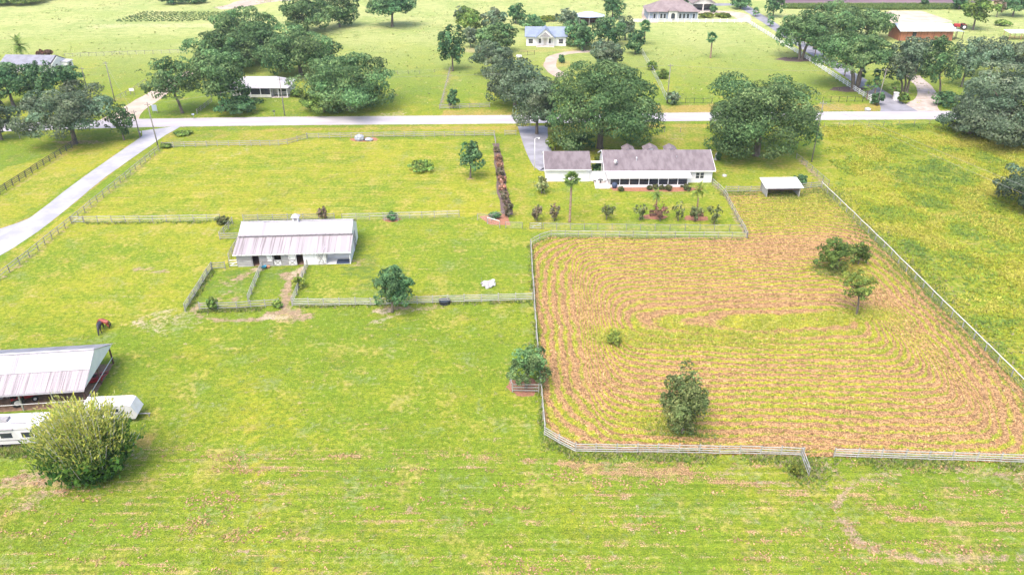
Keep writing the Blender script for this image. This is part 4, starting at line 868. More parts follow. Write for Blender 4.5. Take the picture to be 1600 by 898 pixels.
# the big feathery bush: many stems fanning up from one foot, upright sprays at the tips, broad leaves low down
g = G(147, 741); bb = thing('bush', 'big feathery bush with yellow upright tips hiding the white trailers', 'bush', g)
st = MB(); LP = []; LN = []; LCc = []; LS = []
for k in range(210):
    an = k * 2.39996; u = math.sqrt((k + 0.5) / 210); q = Vector((math.cos(an), math.sin(an) * 0.85, 0))
    hh = (10.0 - 4.6 * u * u) * random.uniform(0.82, 1.08); rr = 5.7 * u * random.uniform(0.85, 1.08)
    P0 = q * rr * 0.22; P1 = q * rr * 0.72 + Vector((0, 0, hh * 0.45)); P2 = q * rr + Vector((random.gauss(0, 0.3), random.gauss(0, 0.3), hh))
    if k % 3 == 0: st.tube([P0, P1, P2], [0.07, 0.045, 0.012], 5)
    n_ = 92
    tt = RNG.uniform(0.12, 1.02, n_); pos = np.array([tuple(P0 * (1 - v_) ** 2 + P1 * 2 * v_ * (1 - v_) + P2 * v_ ** 2) for v_ in tt])
    pos += RNG.normal(0, 1, (n_, 3)) * (0.52 - 0.34 * tt[:, None])
    up = np.array([q.x * 0.5, q.y * 0.5, 0.9]) + RNG.normal(0, 0.30, (n_, 3))
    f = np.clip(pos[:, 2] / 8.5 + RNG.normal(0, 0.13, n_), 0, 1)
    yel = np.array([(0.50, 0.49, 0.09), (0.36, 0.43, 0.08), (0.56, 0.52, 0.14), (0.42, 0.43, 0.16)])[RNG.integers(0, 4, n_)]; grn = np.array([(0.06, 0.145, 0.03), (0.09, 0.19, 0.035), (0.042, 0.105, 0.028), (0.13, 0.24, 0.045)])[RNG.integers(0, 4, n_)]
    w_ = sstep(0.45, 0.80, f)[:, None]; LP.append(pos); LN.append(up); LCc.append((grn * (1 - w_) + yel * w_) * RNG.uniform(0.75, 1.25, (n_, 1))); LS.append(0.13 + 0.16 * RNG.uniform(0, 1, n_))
LP = np.vstack(LP); LP[:, 2] = np.abs(LP[:, 2]) + 0.05; LN = unit(np.vstack(LN)); LCc = np.vstack(LCc); LS = np.concatenate(LS)[:, None]
LS = LS * np.where(LP[:, 2:3] > 4.2, 1.0, 1.25); LN = unit(LN + np.where(LP[:, 2:3] > 4.2, 0.0, 1.0) * RNG.normal(0, 0.7, LN.shape))     # broad untidy leaves low down
wd_ = unit(np.cross(LN, RNG.normal(size=LN.shape))) * LS * np.where(LP[:, 2:3] > 4.2, 0.28, 0.7)
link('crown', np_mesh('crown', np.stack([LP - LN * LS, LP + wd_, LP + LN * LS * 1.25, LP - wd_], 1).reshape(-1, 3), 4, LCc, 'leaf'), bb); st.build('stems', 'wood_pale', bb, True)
# ------------------------------------------------------------------ SHRUBS
def shrub(box, pal, label, name='shrub', cat='shrub', **kw):
    kw.setdefault('flat', -0.75); kw.setdefault('dens', 0.7); kw.setdefault('hole', 0.33); kw.setdefault('lob', 0.3)
    return tree(box, 0.0, pal, label, name=name, cat=cat, **kw)
MY = dict(name='crape_myrtle', cat='shrub', taper=0.95, hole=0.5, lob=0.24, nl=30, spiky=0.5, dens=0.7)
for bx_, pal, lb in [((830, 319, 848, 348), TWIG, 'leftmost thin crape myrtle along the back lawn fence'), ((858, 318, 875, 347), TWIG * 0.9, 'second crape myrtle from the left along the back lawn fence'),
        ((937, 315, 960, 345), OLIVE * 0.95, 'full green crape myrtle alone in the middle of the back lawn'), ((990, 316, 1011, 346), OLIVE * 1.1, 'crape myrtle just left of the first dark bench'),
        ((1019, 317, 1046, 347), RUST * 0.75, 'rusty-tipped crape myrtle in front of the first dark bench'), ((1051, 315, 1071, 347), OLIVE, 'crape myrtle between the two dark benches'),
        ((1077, 320, 1097, 348), OLIVE * 0.9, 'crape myrtle in front of the second dark bench'), ((1106, 319, 1129, 352), OLIVE, 'rightmost crape myrtle at the slanting lawn fence')]:
    shrub(bx_, pal, lb, **MY)
shrub((833, 275, 860, 304), OLIVE * 1.5, 'small pale green tree on the lawn below the garage', name='young_tree', cat='tree', taper=0.4, hole=0.42)
for i, (px_, py_, r_) in enumerate([(776, 234, 5), (779, 247, 6), (781, 258, 6), (781, 269, 7), (784, 281, 7), (785, 293, 7), (788, 305, 8)]):
    shrub((px_ - r_, py_ - r_ * 1.1, px_ + r_, py_ + r_ * 0.9), RUST if i % 3 else TWIG, ['topmost', 'second', 'third', 'fourth', 'fifth', 'sixth', 'seventh'][i] + ' reddish bush from the road in the mulch hedge row', hole=0.38, group='reddish hedge row')
shrub((785, 309, 804, 340), TWIG * 0.75, 'dark tall bush at the bottom end of the reddish hedge row', taper=0.3)
shrub((762, 331, 783, 341), DARK * 1.4, 'low green shrub in the red mulch corner')
for (px_, py_, r_), lb in zip([(971, 296, 4.5), (1015, 294, 4), (1024, 293, 4.5), (1034, 293.5, 4), (1045, 294, 5.5), (1065, 290, 3), (1074, 294, 6)],
        ['small dark shrub at the left of the porch mulch bed', 'first of four round shrubs before the porch', 'second of four round shrubs before the porch', 'third of four round shrubs before the porch', 'fourth and largest of four round shrubs before the porch', 'narrow dark shrub at the right porch corner', 'big green round shrub at the right end of the porch bed']):
    shrub((px_ - r_, py_ - r_ * 1.05, px_ + r_, py_ + r_ * 0.75), OLIVE * 0.7, lb)
shrub((925, 252, 946, 270), DARK * 1.3, 'leafy shrub in the courtyard between garage and house'); shrub((928, 243, 944, 256), LIME * 0.6, 'yellow-green shrub behind the courtyard beam')
shrub((851, 206, 884, 236), LIME * 0.55, 'yellow-green bush under the huge central oak by the driveway')
shrub((880, 205, 930, 238), DARK * 0.8, 'dark shrubs in the shade under the huge central oak', name='bush', cat='bush')
shrub((1241, 270, 1262, 292), DARK * 1.2, 'dark bush beside the white loafing shed'); shrub((336, 335, 357, 352), OLIVE * 0.8, 'dark bush in the paddock fence left of the stable')
shrub((603, 330, 622, 345), DARK * 1.3, 'small bush behind the board guard in the paddock fence'); shrub((495, 322, 512, 346), TWIG, 'thin twiggy bush in the fence behind the stable', hole=0.45)
shrub((322, 463, 340, 486), BRIGHT * 1.2, 'leafy green weed bush at the bottom fence of the pens', taper=0.2); shrub((455, 428, 476, 452), LIME, 'pale yellow-green bush on the right pen fence')
shrub((425, 467, 440, 482), BRIGHT * 1.3, 'low green bush at the right end of the pens’ bottom fence'); shrub((945, 515, 972, 540), LIME * 0.9, 'tall grass clump in the left of the hay field', name='grass_clump', cat='grass', spiky=0.8, leaf=0.14)
shrub((1233, 719, 1254, 744), LIME * 0.75, 'tall grass clump beside the open hay field gate', name='grass_clump', cat='grass', spiky=0.9, leaf=0.13)
shrub((638, 249, 678, 270), BRIGHT * 1.25, 'green weedy mound in the mown paddock', name='weed_mound', cmin=0.14, cat='weeds', flat=-0.3)
shrub((270, 204, 302, 213), BRIGHT * 1.1, 'low green weeds on the verge beside the lane mouth', name='weed_patch', cmin=0.14, cat='weeds', flat=0.0)
shrub((250, 222, 268, 232), BRIGHT, 'green vine clump at the top corner of the lane fence')
for bx_, lb in [((1011, 94, 1027, 110), 'vine bush on the upper chain link fence'), ((1026, 108, 1046, 124), 'vine bush halfway down the chain link fence'), ((1040, 140, 1064, 165), 'twiggy grey bush at the road end of the chain link fence')]:
    shrub(bx_, GREY if 'grey' in lb else BRIGHT, lb)
shrub((1362, 142, 1382, 165), DARK * 1.1, 'dark palm-like shrub left of the estate gate', spiky=0.5); shrub((1405, 143, 1421, 163), BRIGHT * 1.1, 'green palm-like shrub right of the estate gate', spiky=0.5)
shrub((1456, 143, 1502, 168), DARK, 'dark hedge bush right of the sandy track', name='bush', cat='bush'); shrub((452, 138, 474, 152), BRIGHT * 1.1, 'bright round bush right of the white cottage')
shrub((56, 78, 69, 90), RUST * 0.6, 'small rusty shrub behind the grey-roofed house'); shrub((70, 77, 82, 89), RUST * 0.6, 'small dark rusty shrub at the roof end of the grey-roofed house')
shrub((1108, 8, 1120, 20), DARK * 1.4, 'small conifer right of the open garage'); shrub((873, 86, 882, 99), DARK * 1.3, 'small bush beside the dirt driveway')
for x0_, lb in [(1092, 'left'), (1118, 'right')]: shrub((x0_, 20, x0_ + 24, 28), LIME * 0.6, lb + ' stretch of the clipped hedge before the open garage', name='hedge', cat='hedge', flat=-0.4, cmin=0.15)
shrub((838, 24, 872, 34), LIME * 0.9, 'bright yellow-green thicket behind the blue-roofed farmhouse', name='thicket', cat='bush', flat=-0.3, cmin=0.2)
shrub((1555, 31, 1580, 41), BRIGHT * 1.3, 'green weedy mound right of the bright green tree', name='weed_mound', cmin=0.14, cat='weeds', flat=-0.2)
# weeds that escaped the mower, along the fences
fx, fy = [], []
for pts, k, sp in [([(851, 685), (899, 711), (1060, 713), (1252, 718)], 2600, 0.55), ([(1303, 719), (1600, 727), (1690, 731)], 2200, 0.6), ([(1285, 296), (1380, 391), (1470, 482), (1600, 612), (1690, 702)], 7500, 1.3), ([(1290, 296), (1600, 600)], 3500, 2.4), ([(849, 677), (844, 600), (834, 470), (829, 386)], 900, 0.35),
                   ([(829, 386), (861, 371), (1166, 375)], 1100, 0.4), ([(312, 486), (437, 481)], 800, 0.35), ([(457, 480), (832, 471)], 900, 0.3), ([(290, 487), (331, 423)], 600, 0.3), ([(1133, 303), (1192, 303), (1250, 306), (1283, 296)], 2200, 0.8), ([(1200, 306), (1246, 306)], 1500, 1.2),
                   ([(381, 347), (523, 345)], 500, 0.4), ([(132, 349), (345, 347)], 350, 0.35), ([(0, 702), (60, 700)], 1500, 0.7), ([(1322, 497), (1358, 497)], 1500, 1.1), ([(1030, 676), (1110, 682)], 900, 0.9), ([(1280, 424), (1330, 430)], 1300, 1.1), ([(1255, 720), (1262, 745)], 900, 1.2)]:
    P = [Vector((*q, 0)) for q in W(pts)]; Ls = np.array([(b_ - a_).length for a_, b_ in zip(P[:-1], P[1:])]); sg = RNG.choice(len(Ls), k, p=Ls / Ls.sum()); u = RNG.uniform(0, 1, k)
    pa = np.array([tuple(P[i]) for i in sg]); pb = np.array([tuple(P[i + 1]) for i in sg]); q = pa + (pb - pa) * u[:, None]
    den = fbm(q[:, 0] * 0.4, q[:, 1] * 0.4, 44) > 0.40; q = q[den]
    fx.append(q[:, 0] + RNG.normal(0, sp, len(q))); fy.append(q[:, 1] + RNG.normal(0, sp, len(q)))
fx = np.concatenate(fx); fy = np.concatenate(fy); k = len(fx)
tufts('fence_line_weeds', 'rough green weeds left standing along the fence lines', fx, fy, RNG.uniform(0.12, 0.42, k), RNG.uniform(0.08, 0.17, k), pick([(0.16, 0.25, 0.05), (0.24, 0.31, 0.055), (0.12, 0.20, 0.045), (0.31, 0.33, 0.08), (0.30, 0.26, 0.16)], k), 4)

# ------------------------------------------------------------------ PALMS
def frond_mesh(L, w_, fan=False, arch=0.9, pal=BRIGHT):
    vv = []; k = 11
    for i in range(k):
        u = i / (k - 1); q = np.array([L * u * (1 - 0.15 * arch * u), 0, L * (0.30 * u - arch * 0.62 * u * u)]); q2 = q + np.array([L / k * 0.9, 0, -0.05 * L])
        ll = w_ * (0.35 + 1.1 * math.sin(PI * min(1, 0.15 + 0.85 * u))) * (1 - 0.55 * u)
        for s in (-1, 1):
            tip = q + np.array([ll * 0.7, s * ll, -ll * 0.35]); vv += [q, q2, tip]
    vv = np.array(vv); cols = pal[RNG.integers(0, len(pal), len(vv) // 3)] * RNG.uniform(0.75, 1.25, (len(vv) // 3, 1))
    return np_mesh('frond', vv, 3, cols, 'leaf')
def fan_mesh(L, w_, pal=BRIGHT):
    vv = [];  k = 13
    for i in range(k):
        an = (i / (k - 1) - 0.5) * 3.6; d = np.array([math.cos(an), math.sin(an), 0]); sd = np.array([-d[1], d[0], 0]) * w_
        o_ = np.array([L * 0.45, 0, 0.12 * L]); tip = o_ + d * L * 0.55 + np.array([0, 0, -0.18 * L * (0.4 + abs(an) / 2)])
        vv += [o_, o_ + (tip - o_) * 0.5 + sd, tip, o_, tip, o_ + (tip - o_) * 0.5 - sd]
    vv += [np.array([0, -0.03, 0]), np.array([0, 0.03, 0]), np.array([L * 0.47, 0, 0.12 * L])]
    vv = np.array(vv); cols = pal[RNG.integers(0, len(pal), len(vv) // 3)] * RNG.uniform(0.75, 1.25, (len(vv) // 3, 1))
    return np_mesh('frond', vv, 3, cols, 'leaf')
FR = dict(feather=frond_mesh(2.3, 0.55, pal=LIME), feather_dark=frond_mesh(2.2, 0.5, pal=BRIGHT), fan=fan_mesh(1.9, 0.11, BRIGHT * 1.1), fan_dark=fan_mesh(1.7, 0.12, DARK * 1.5))
def palm(bx, by, ty, kind, label, n=20, r=0.17, scale=1.0, group=None):
    g = G(bx, by); h_ = max(0.6, HGT(by, ty) - 0.9 * scale); root = thing('palm_tree', label, 'palm tree', g, random.uniform(0, 6), group)
    lean = random.gauss(0, 0.12)
    MB().tube([(0, 0, -0.05), (0, 0, 0.3), (lean * 0.4, 0, h_ * 0.5), (lean, 0, h_)], [r * 1.5, r * 1.1, r, r * 0.85], 8).build('trunk', 'palm_bark', root, True)
    for k in range(n):
        o = link('frond', FR[kind], root); o.location = (lean, 0, h_); pit = -1.6 + 2.75 * (k / n)
        o.rotation_euler = (random.gauss(0, 0.2), pit * 0.9, k * 2.39996); s = scale * random.uniform(0.8, 1.1); o.scale = (s, s, s)
    return root
palm(890, 347, 273, 'fan', 'tall fan palm with brown trunk in the middle of the back lawn', 24, 0.2, 1.0)
palm(1024, 336, 299, 'feather_dark', 'small palm behind the first dark bench', 16, 0.12, 0.75)
palm(1088, 336, 291, 'feather', 'yellow-green feather palm behind the second dark bench', 18, 0.15, 0.95)
palm(37, 98, 62, 'feather_dark', 'drooping palm behind the grey-roofed house', 22, 0.2, 1.9)
palm(1006, 70, 35, 'fan_dark', 'tall thin fan palm at the top left of the bright far pasture', 22, 0.26, 1.6); palm(1110, 91, 53, 'fan_dark', 'lone fan palm in the middle of the bright far pasture', 18, 0.26, 1.5)
palm(1018, 31, 17, 'fan_dark', 'small palm at the left front of the hip-roofed house', 14, 0.18, 1.3); palm(1079, 31, 17, 'fan_dark', 'small palm at the right front of the hip-roofed house', 14, 0.18, 1.3)
ORD = 'first second third fourth fifth sixth seventh eighth ninth tenth eleventh twelfth thirteenth fourteenth fifteenth sixteenth seventeenth'.split()
for i in range(17):                                   # palms set out in two lines along the estate drive
    u = i / 16; side = i % 2
    bx_ = 1176 + (1362 - 1176) * u + (9 if side else -2); by_ = 26 + (150 - 26) * u - (6 if side else 0)
    palm(bx_ + 6, by_, by_ - 12 - 14 * u, 'fan_dark', ORD[16 - i] + ' palm counted from the gate along the white-fenced estate drive', 12, 0.16, 1.0 + 0.3 * (1 - u), 'palms lining the estate drive')
palm(1354, 156, 130, 'fan', 'bright palm just left of the estate gate pillar', 14, 0.15, 1.1); palm(1395, 154, 131, 'fan', 'bright palm at the middle of the estate gate', 14, 0.15, 1.1)

# ------------------------------------------------------------------ HOUSES
def window(parent, x0, x1, z0, z1, y, frame='white_paint', axis='y', cross=True, sgn=-1):
    """a window with its frame standing proud of a wall in the plane y (or x if axis is 'x')"""
    def B(mb, a0, a1, d0, d1, c0, c1):
        d0, d1 = sorted((y + sgn * d0, y + sgn * d1))
        return mb.box(a0, a1, d0, d1, c0, c1) if axis == 'y' else mb.box(d0, d1, a0, a1, c0, c1)
    p_ = B(MB(), x0, x1, 0.003, 0.02, z0, z1).build('window', 'glass_dark', parent); f = MB(); w_ = min(0.09, (x1 - x0) * 0.12)
    B(f, x0 - w_, x1 + w_, 0.002, 0.06, z1, z1 + w_); B(f, x0 - w_, x1 + w_, 0.002, 0.07, z0 - w_, z0); B(f, x0 - w_, x0, 0.002, 0.055, z0, z1); B(f, x1, x1 + w_, 0.002, 0.055, z0, z1)
    if cross: B(f, x0, x1, 0.02, 0.045, (z0 + z1) / 2 - 0.03, (z0 + z1) / 2 + 0.03)
    f.build('frame', frame, p_)
    return p_
def gable_roof(parent, x0, x1, y0, y1, ze, zr, mat, th=0.14, name='roof'):
    ym = (y0 + y1) / 2; r = MB()
    r.slab([(x0, y0, ze), (x1, y0, ze), (x1, ym, zr), (x0, ym, zr)], th); r.slab([(x0, ym, zr), (x1, ym, zr), (x1, y1, ze), (x0, y1, ze)], th)
    return r.build(name, mat, parent)
def gable_walls(parent, x0, x1, y0, y1, h_, zr, mat, name='wall'):
    ym = (y0 + y1) / 2
    MB().box(x0, x1, y0, y0 + 0.15, 0, h_).build(name, mat, parent); MB().box(x0, x1, y1 - 0.15, y1, 0, h_).build(name, mat, parent)
    for xa, xb in ((x0, x0 + 0.15), (x1 - 0.15, x1)):
        MB().prism([(y0 + 0.152, 0), (y1 - 0.152, 0), (y1 - 0.152, h_), (ym, zr), (y0 + 0.152, h_)], xa, xb).build('gable_wall', mat, parent)
# main house
HX0, HY0 = 19.1, 148.3
hs = thing('house', 'long white house with brown shingle roof and screened back porch', 'house', (HX0, HY0, 0), math.radians(0.6))
LH, DH = 21.9, 10.4
gable_walls(hs, 0, LH, 0, DH, 2.72, 4.95, 'white_siding')
rf = gable_roof(hs, -0.42, LH + 0.4, -0.62, DH + 0.62, 2.82, 5.28, 'shingle_brown', 0.10)
MB().box(-0.43, LH + 0.41, -0.70, -0.625, 2.60, 2.80).build('gutter', 'white_paint', rf)
for s_, xx in ((-1, -0.46), (1, LH + 0.405)):
    b = MB()
    b.slab([(xx, -0.62, 2.83), (xx + 0.06, -0.62, 2.83), (xx + 0.06, DH / 2, 5.30), (xx, DH / 2, 5.30)], 0.22); b.slab([(xx, DH / 2, 5.30), (xx + 0.06, DH / 2, 5.30), (xx + 0.06, DH + 0.62, 2.83), (xx, DH + 0.62, 2.83)], 0.22)
    b.build('bargeboard', 'white_paint', rf)
for xc, rr_, zt in ((5.4, 1.15, 5.50), (10.1, 1.45, 5.66), (14.3, 1.2, 5.55)):             # low dormers on the road side
    d = MB().prism([(xc - rr_, 3.6), (xc + rr_, 3.6), (xc + rr_, 4.85), (xc, zt - 0.12), (xc - rr_, 4.85)], DH * 0.56, DH * 0.80, 'y').build('dormer', 'white_siding', rf)
    q = MB(); q.slab([(xc - rr_ - 0.15, DH * 0.53, 4.84), (xc, DH * 0.53, zt), (xc, DH * 0.83, zt), (xc - rr_ - 0.15, DH * 0.83, 4.84)], 0.08); q.slab([(xc, DH * 0.53, zt), (xc + rr_ + 0.15, DH * 0.53, 4.84), (xc + rr_ + 0.15, DH * 0.83, 4.84), (xc, DH * 0.83, zt)], 0.08)
    q.build('dormer_roof', 'shingle_brown', d)
def roof_z(y): return 2.82 + (5.28 - 2.82) * (y + 0.62) / (DH / 2 + 0.62)
MB().tube([(6.5, 2.2, roof_z(2.2) - 0.05), (6.5, 2.2, roof_z(2.2) + 0.55)], [0.09, 0.09], 8).build('vent_pipe', 'galvanised', rf); MB().tube([(6.5, 2.2, roof_z(2.2) + 0.56), (6.5, 2.2, roof_z(2.2) + 0.75)], [0.2, 0.12], 8).build('vent_cap', 'galvanised', rf)
MB().tube([(14.9, 3.0, roof_z(3.0) - 0.05), (14.9, 3.0, roof_z(3.0) + 0.4)], [0.06, 0.06], 8).build('vent_pipe', 'galvanised', rf)
window(hs, LH - 3.35, LH - 2.65, 0.95, 2.15, 0); window(hs, LH - 2.45, LH - 1.75, 0.95, 2.15, 0)
for x_ in (2.5, 8.0, 13.5): window(hs, x_, x_ + 1.5, 0.3 if x_ == 8.0 else 0.95, 2.15, 0)
# porch
PX0, PX1, PY = 0.35, 16.6, -2.6
MB().box(PX0, PX1, PY, -0.002, 0, 0.12).build('porch_floor', 'concrete', hs)
MB().slab([(PX0 - 0.3, PY - 0.55, 2.30), (PX1 + 0.35, PY - 0.55, 2.30), (PX1 + 0.35, -0.705, 2.74), (PX0 - 0.3, -0.705, 2.74)], 0.09).build('porch_roof', 'white_paint', hs)
MB().box(PX0 - 0.3, PX1 + 0.35, PY - 0.63, PY - 0.555, 2.14, 2.31).build('porch_gutter', 'white_paint', hs)
MB().box(PX0, PX1, PY, PY + 0.08, 0.121, 0.62).build('knee_wall', 'white_siding', hs); MB().box(PX1 - 0.08, PX1, PY + 0.085, -0.003, 0.121, 0.62).build('knee_wall', 'white_siding', hs); MB().box(PX0, PX0 + 0.08, PY + 0.085, -0.003, 0.121, 0.62).build('knee_wall', 'white_siding', hs)
MB().box(PX0, PX1, PY, PY + 0.1, 2.02, 2.20).build('beam', 'white_paint', hs)
nb = 8
for k in range(nb + 1):
    xx = PX0 + 0.3 + (PX1 - PX0 - 0.6) * k / nb; MB().box(xx - 0.07, xx + 0.07, PY - 0.01, PY + 0.09, 0.621, 2.019).build('porch_post', 'white_paint', hs)
    if k < nb:
        x2 = PX0 + 0.3 + (PX1 - PX0 - 0.6) * (k + 1) / nb; MB().box(xx + 0.072, x2 - 0.072, PY + 0.03, PY + 0.04, 0.622, 2.018).build('screen', 'insect_screen', hs)
# dish
ds = thing('satellite_dish', 'small pale satellite dish on the brown house roof', 'satellite dish', Vector((HX0 + 2.0, HY0 + 1.2, roof_z(1.2))))
MB().tube([(0, 0, 0), (0, -0.1, 0.55)], [0.04, 0.04], 6).build('mast', 'galvanised', ds)
MB().tube([(0, -0.12, 0.55), (0.03, -0.22, 0.62), (0.06, -0.30, 0.66)], [0.08, 0.32, 0.42], 14).build('reflector', 'white_paint', ds, True); MB().bar((0, -0.25, 0.4), (0.1, -0.75, 0.55), 0.04).build('feed_arm', 'galvanised', ds)
# garage
gr = thing('garage', 'white garage with brown shingle gable roof left of the main house', 'garage', (6.95, 149.1, 0), math.radians(0.4))
gable_walls(gr, 0, 9.0, 0, 8.9, 2.72, 4.75, 'white_siding'); r2 = gable_roof(gr, -0.35, 9.25, -0.55, 9.45, 2.82, 5.0, 'shingle_brown', 0.10)
MB().box(-0.36, 9.26, -0.63, -0.555, 2.60, 2.80).build('gutter', 'white_paint', r2)
b = MB(); b.slab([(-0.41, -0.55, 2.83), (-0.355, -0.55, 2.83), (-0.355, 4.45, 5.02), (-0.41, 4.45, 5.02)], 0.22); b.slab([(-0.41, 4.45, 5.02), (-0.355, 4.45, 5.02), (-0.355, 9.45, 2.83), (-0.41, 9.45, 2.83)], 0.22); b.build('bargeboard', 'white_paint', r2)
# courtyard wall and beam between the two
cw = thing('courtyard_wall', 'white wall closing the courtyard between garage and house', 'wall', (16.0, 149.35, 0))
MB().box(0.0, 3.05, 0, 0.15, 0, 2.0).build('panel', 'white_siding', cw); MB().box(-0.02, 3.05, -0.04, 0.19, 2.0, 2.1).build('coping', 'white_paint', cw)
pg = thing('breezeway', 'flat white breezeway roof between garage and house', 'pergola', (16.15, 153.2, 0))
MB().box(0, 2.8, 0, 0.95, 2.5, 2.68).build('roof', 'white_paint', pg)
for x_, y_ in ((0.08, 0.05), (2.62, 0.05), (0.08, 0.8), (2.62, 0.8)): MB().box(x_, x_ + 0.1, y_, y_ + 0.1, 0, 2.499).build('post', 'white_paint', pg)
g = G(938, 286); tb = thing('patio_table', 'dark round patio table with chairs by the courtyard wall', 'table', g)
MB().disc((0, 0, 0.72), 0.55, (0, 0, 1), 0.04, 18).build('tabletop', 'dark_metal', tb); MB().tube([(0, 0, 0), (0, 0, 0.70)], [0.2, 0.05], 8).build('pedestal', 'dark_metal', tb)
for k, lb in enumerate(('left', 'right')):
    s = -1 if k == 0 else 1; ch = thing('patio_chair', 'dark metal patio chair on the ' + lb + ' of the round patio table', 'chair', g + Vector((s * 1.15, 0.1, 0)), 0, 'patio chairs')
    MB().box(-0.25, 0.25, -0.25, 0.25, 0.42, 0.46).build('seat', 'dark_metal', ch); MB().box(0.22 * s - 0.02, 0.22 * s + 0.02, -0.25, 0.25, 0.461, 0.95).build('backrest', 'dark_metal', ch)
    for a_, b_ in ((-1, -1), (1, -1), (1, 1), (-1, 1)): MB().box(0.22 * a_ - 0.02, 0.22 * a_ + 0.02, 0.22 * b_ - 0.02, 0.22 * b_ + 0.02, 0, 0.419).build('leg', 'dark_metal', ch)
g = G(960, 293.5); gl = thing('barbecue', 'dark blue covered barbecue at the left porch corner', 'barbecue', g)
MB().tube([(0, 0, 0.0), (0, 0, 0.5), (0, 0, 1.0), (0, 0, 1.25)], [0.42, 0.55, 0.52, 0.2], 12).build('cover', 'tarp_dark', gl, True); MB().tube([(0, 0, 1.25), (0, 0, 1.32)], [0.06, 0.06], 6).build('knob', 'dark_metal', gl)
for (px_, py_), lb in (((1024, 335.5), 'dark brown slatted bench left, before the small palm'), ((1088, 336.5), 'dark brown slatted bench right, before the feather palm')):
    bn = thing('bench', lb, 'bench', G(px_, py_) + Vector((0, -0.55, 0)), 0, 'benches on the back lawn')
    for k in range(4): MB().box(-1.2, 1.2, -0.3 + k * 0.16, -0.17 + k * 0.16, 0.42, 0.47).build('seat_slat', 'brown_wood', bn)
    for k in range(4): MB().box(-1.2, 1.2, 0.36, 0.41, 0.52 + k * 0.14, 0.63 + k * 0.14).build('back_slat', 'brown_wood', bn)
    for s in (-1, 1):
        MB().box(s * 1.08 - 0.05, s * 1.08 + 0.05, -0.28, -0.2, 0, 0.419).build('leg', 'brown_wood', bn); MB().box(s * 1.08 - 0.05, s * 1.08 + 0.05, 0.27, 0.355, 0, 1.05).build('leg', 'brown_wood', bn)

# ------------------------------------------------------------------ roofing sheets with ribs
def rib_sheet(name, w_, L, mat, ribs=4):
    """a ribbed sheet: width along X, length along Y (up the slope), lying in z=0"""
    mb = MB(); prof = [(0, 0)]; st = w_ / ribs
    for k in range(ribs):
        x0 = k * st + st * 0.35; prof += [(x0, 0), (x0 + st * 0.12, 0.035), (x0 + st * 0.26, 0.035), (x0 + st * 0.38, 0)]
    prof += [(w_, 0)]; n = len(prof); vs = [(a_, 0, z) for a_, z in prof] + [(a_, L, z) for a_, z in prof]
    mb.add(vs, [(i, i + 1, n + i + 1, n + i) for i in range(n - 1)]); mb.add([(0, 0, -0.03), (w_, 0, -0.03), (w_, L, -0.03), (0, L, -0.03)], [(3, 2, 1, 0)])
    mb.add([(0, 0, -0.03), (w_, 0, -0.03), (w_, 0, 0), (0, 0, 0)], [(0, 1, 2, 3)])
    return mb.mesh(name, mat)
def sheet_roof(parent, x0, x1, ylo, zlo, yhi, zhi, mat, sw=0.92, name='roof_sheet', jit=0.004):
    L = math.hypot(yhi - ylo, zhi - zlo); n = max(1, round((x1 - x0) / sw)); w_ = (x1 - x0) / n
    me = rib_sheet(name, w_ - 0.004, L, mat); an = math.atan2(zhi - zlo, yhi - ylo)
    for k in range(n):
        o = link(name, me, parent)
        if ylo <= yhi: o.location = (x0 + k * w_, ylo, zlo + random.uniform(0, jit)); o.rotation_euler = (an, 0, 0)
        else: o.location = (x0 + (k + 1) * w_, ylo, zlo + random.uniform(0, jit)); o.rotation_euler = (math.atan2(zhi - zlo, ylo - yhi), 0, PI)
# ------------------------------------------------------------------ STABLE
bn = thing('stable', 'white and grey horse stable with stepped metal roof and cupola', 'stable', (-44.7, 111.1, 0), math.radians(3.4))
BL, BD = 18.25, 10.2
sheet_roof(bn, -0.35, BL + 0.3, -0.55, 2.42, 3.75, 3.72, 'metal_roof_old')
sheet_roof(bn, -0.15, BL + 0.15, 3.30, 4.02, 6.30, 5.15, 'metal_roof_new')
sheet_roof(bn, -0.15, BL + 0.15, BD + 0.5, 3.0, 6.302, 5.15, 'metal_roof_new')
MB().box(-0.15, BL + 0.15, 6.15, 6.45, 5.19, 5.22).build('ridge_cap', 'metal_roof_new', bn)
MB().box(-0.1, BL + 0.1, 3.40, 3.50, 3.66, 3.97).build('step_fascia', 'trim_grey', bn); MB().box(-0.15, BL + 0.15, 3.27, 3.297, 3.90, 4.03).build('drip_edge', 'metal_roof_old', bn)
MB().box(-0.36, BL + 0.31, -0.60, -0.553, 2.26, 2.41).build('fascia', 'white_flaking', bn)
def planks(x0, x1, z0, z1, y, mat, h_=0.26, parent=bn, th=0.05, zj=0.0):
    n = max(1, round((z1 - z0) / h_)); hh = (z1 - z0) / n
    me = MB().box(0, x1 - x0, 0, th, 0, hh - 0.012).mesh('plank', mat)
    for k in range(n):
        o = link('plank', me, parent); o.location = (x0 + random.uniform(-0.02, 0.02), y + random.uniform(-0.008, 0.008), z0 + k * hh); o.rotation_euler = (0, random.gauss(0, 0.004), 0)
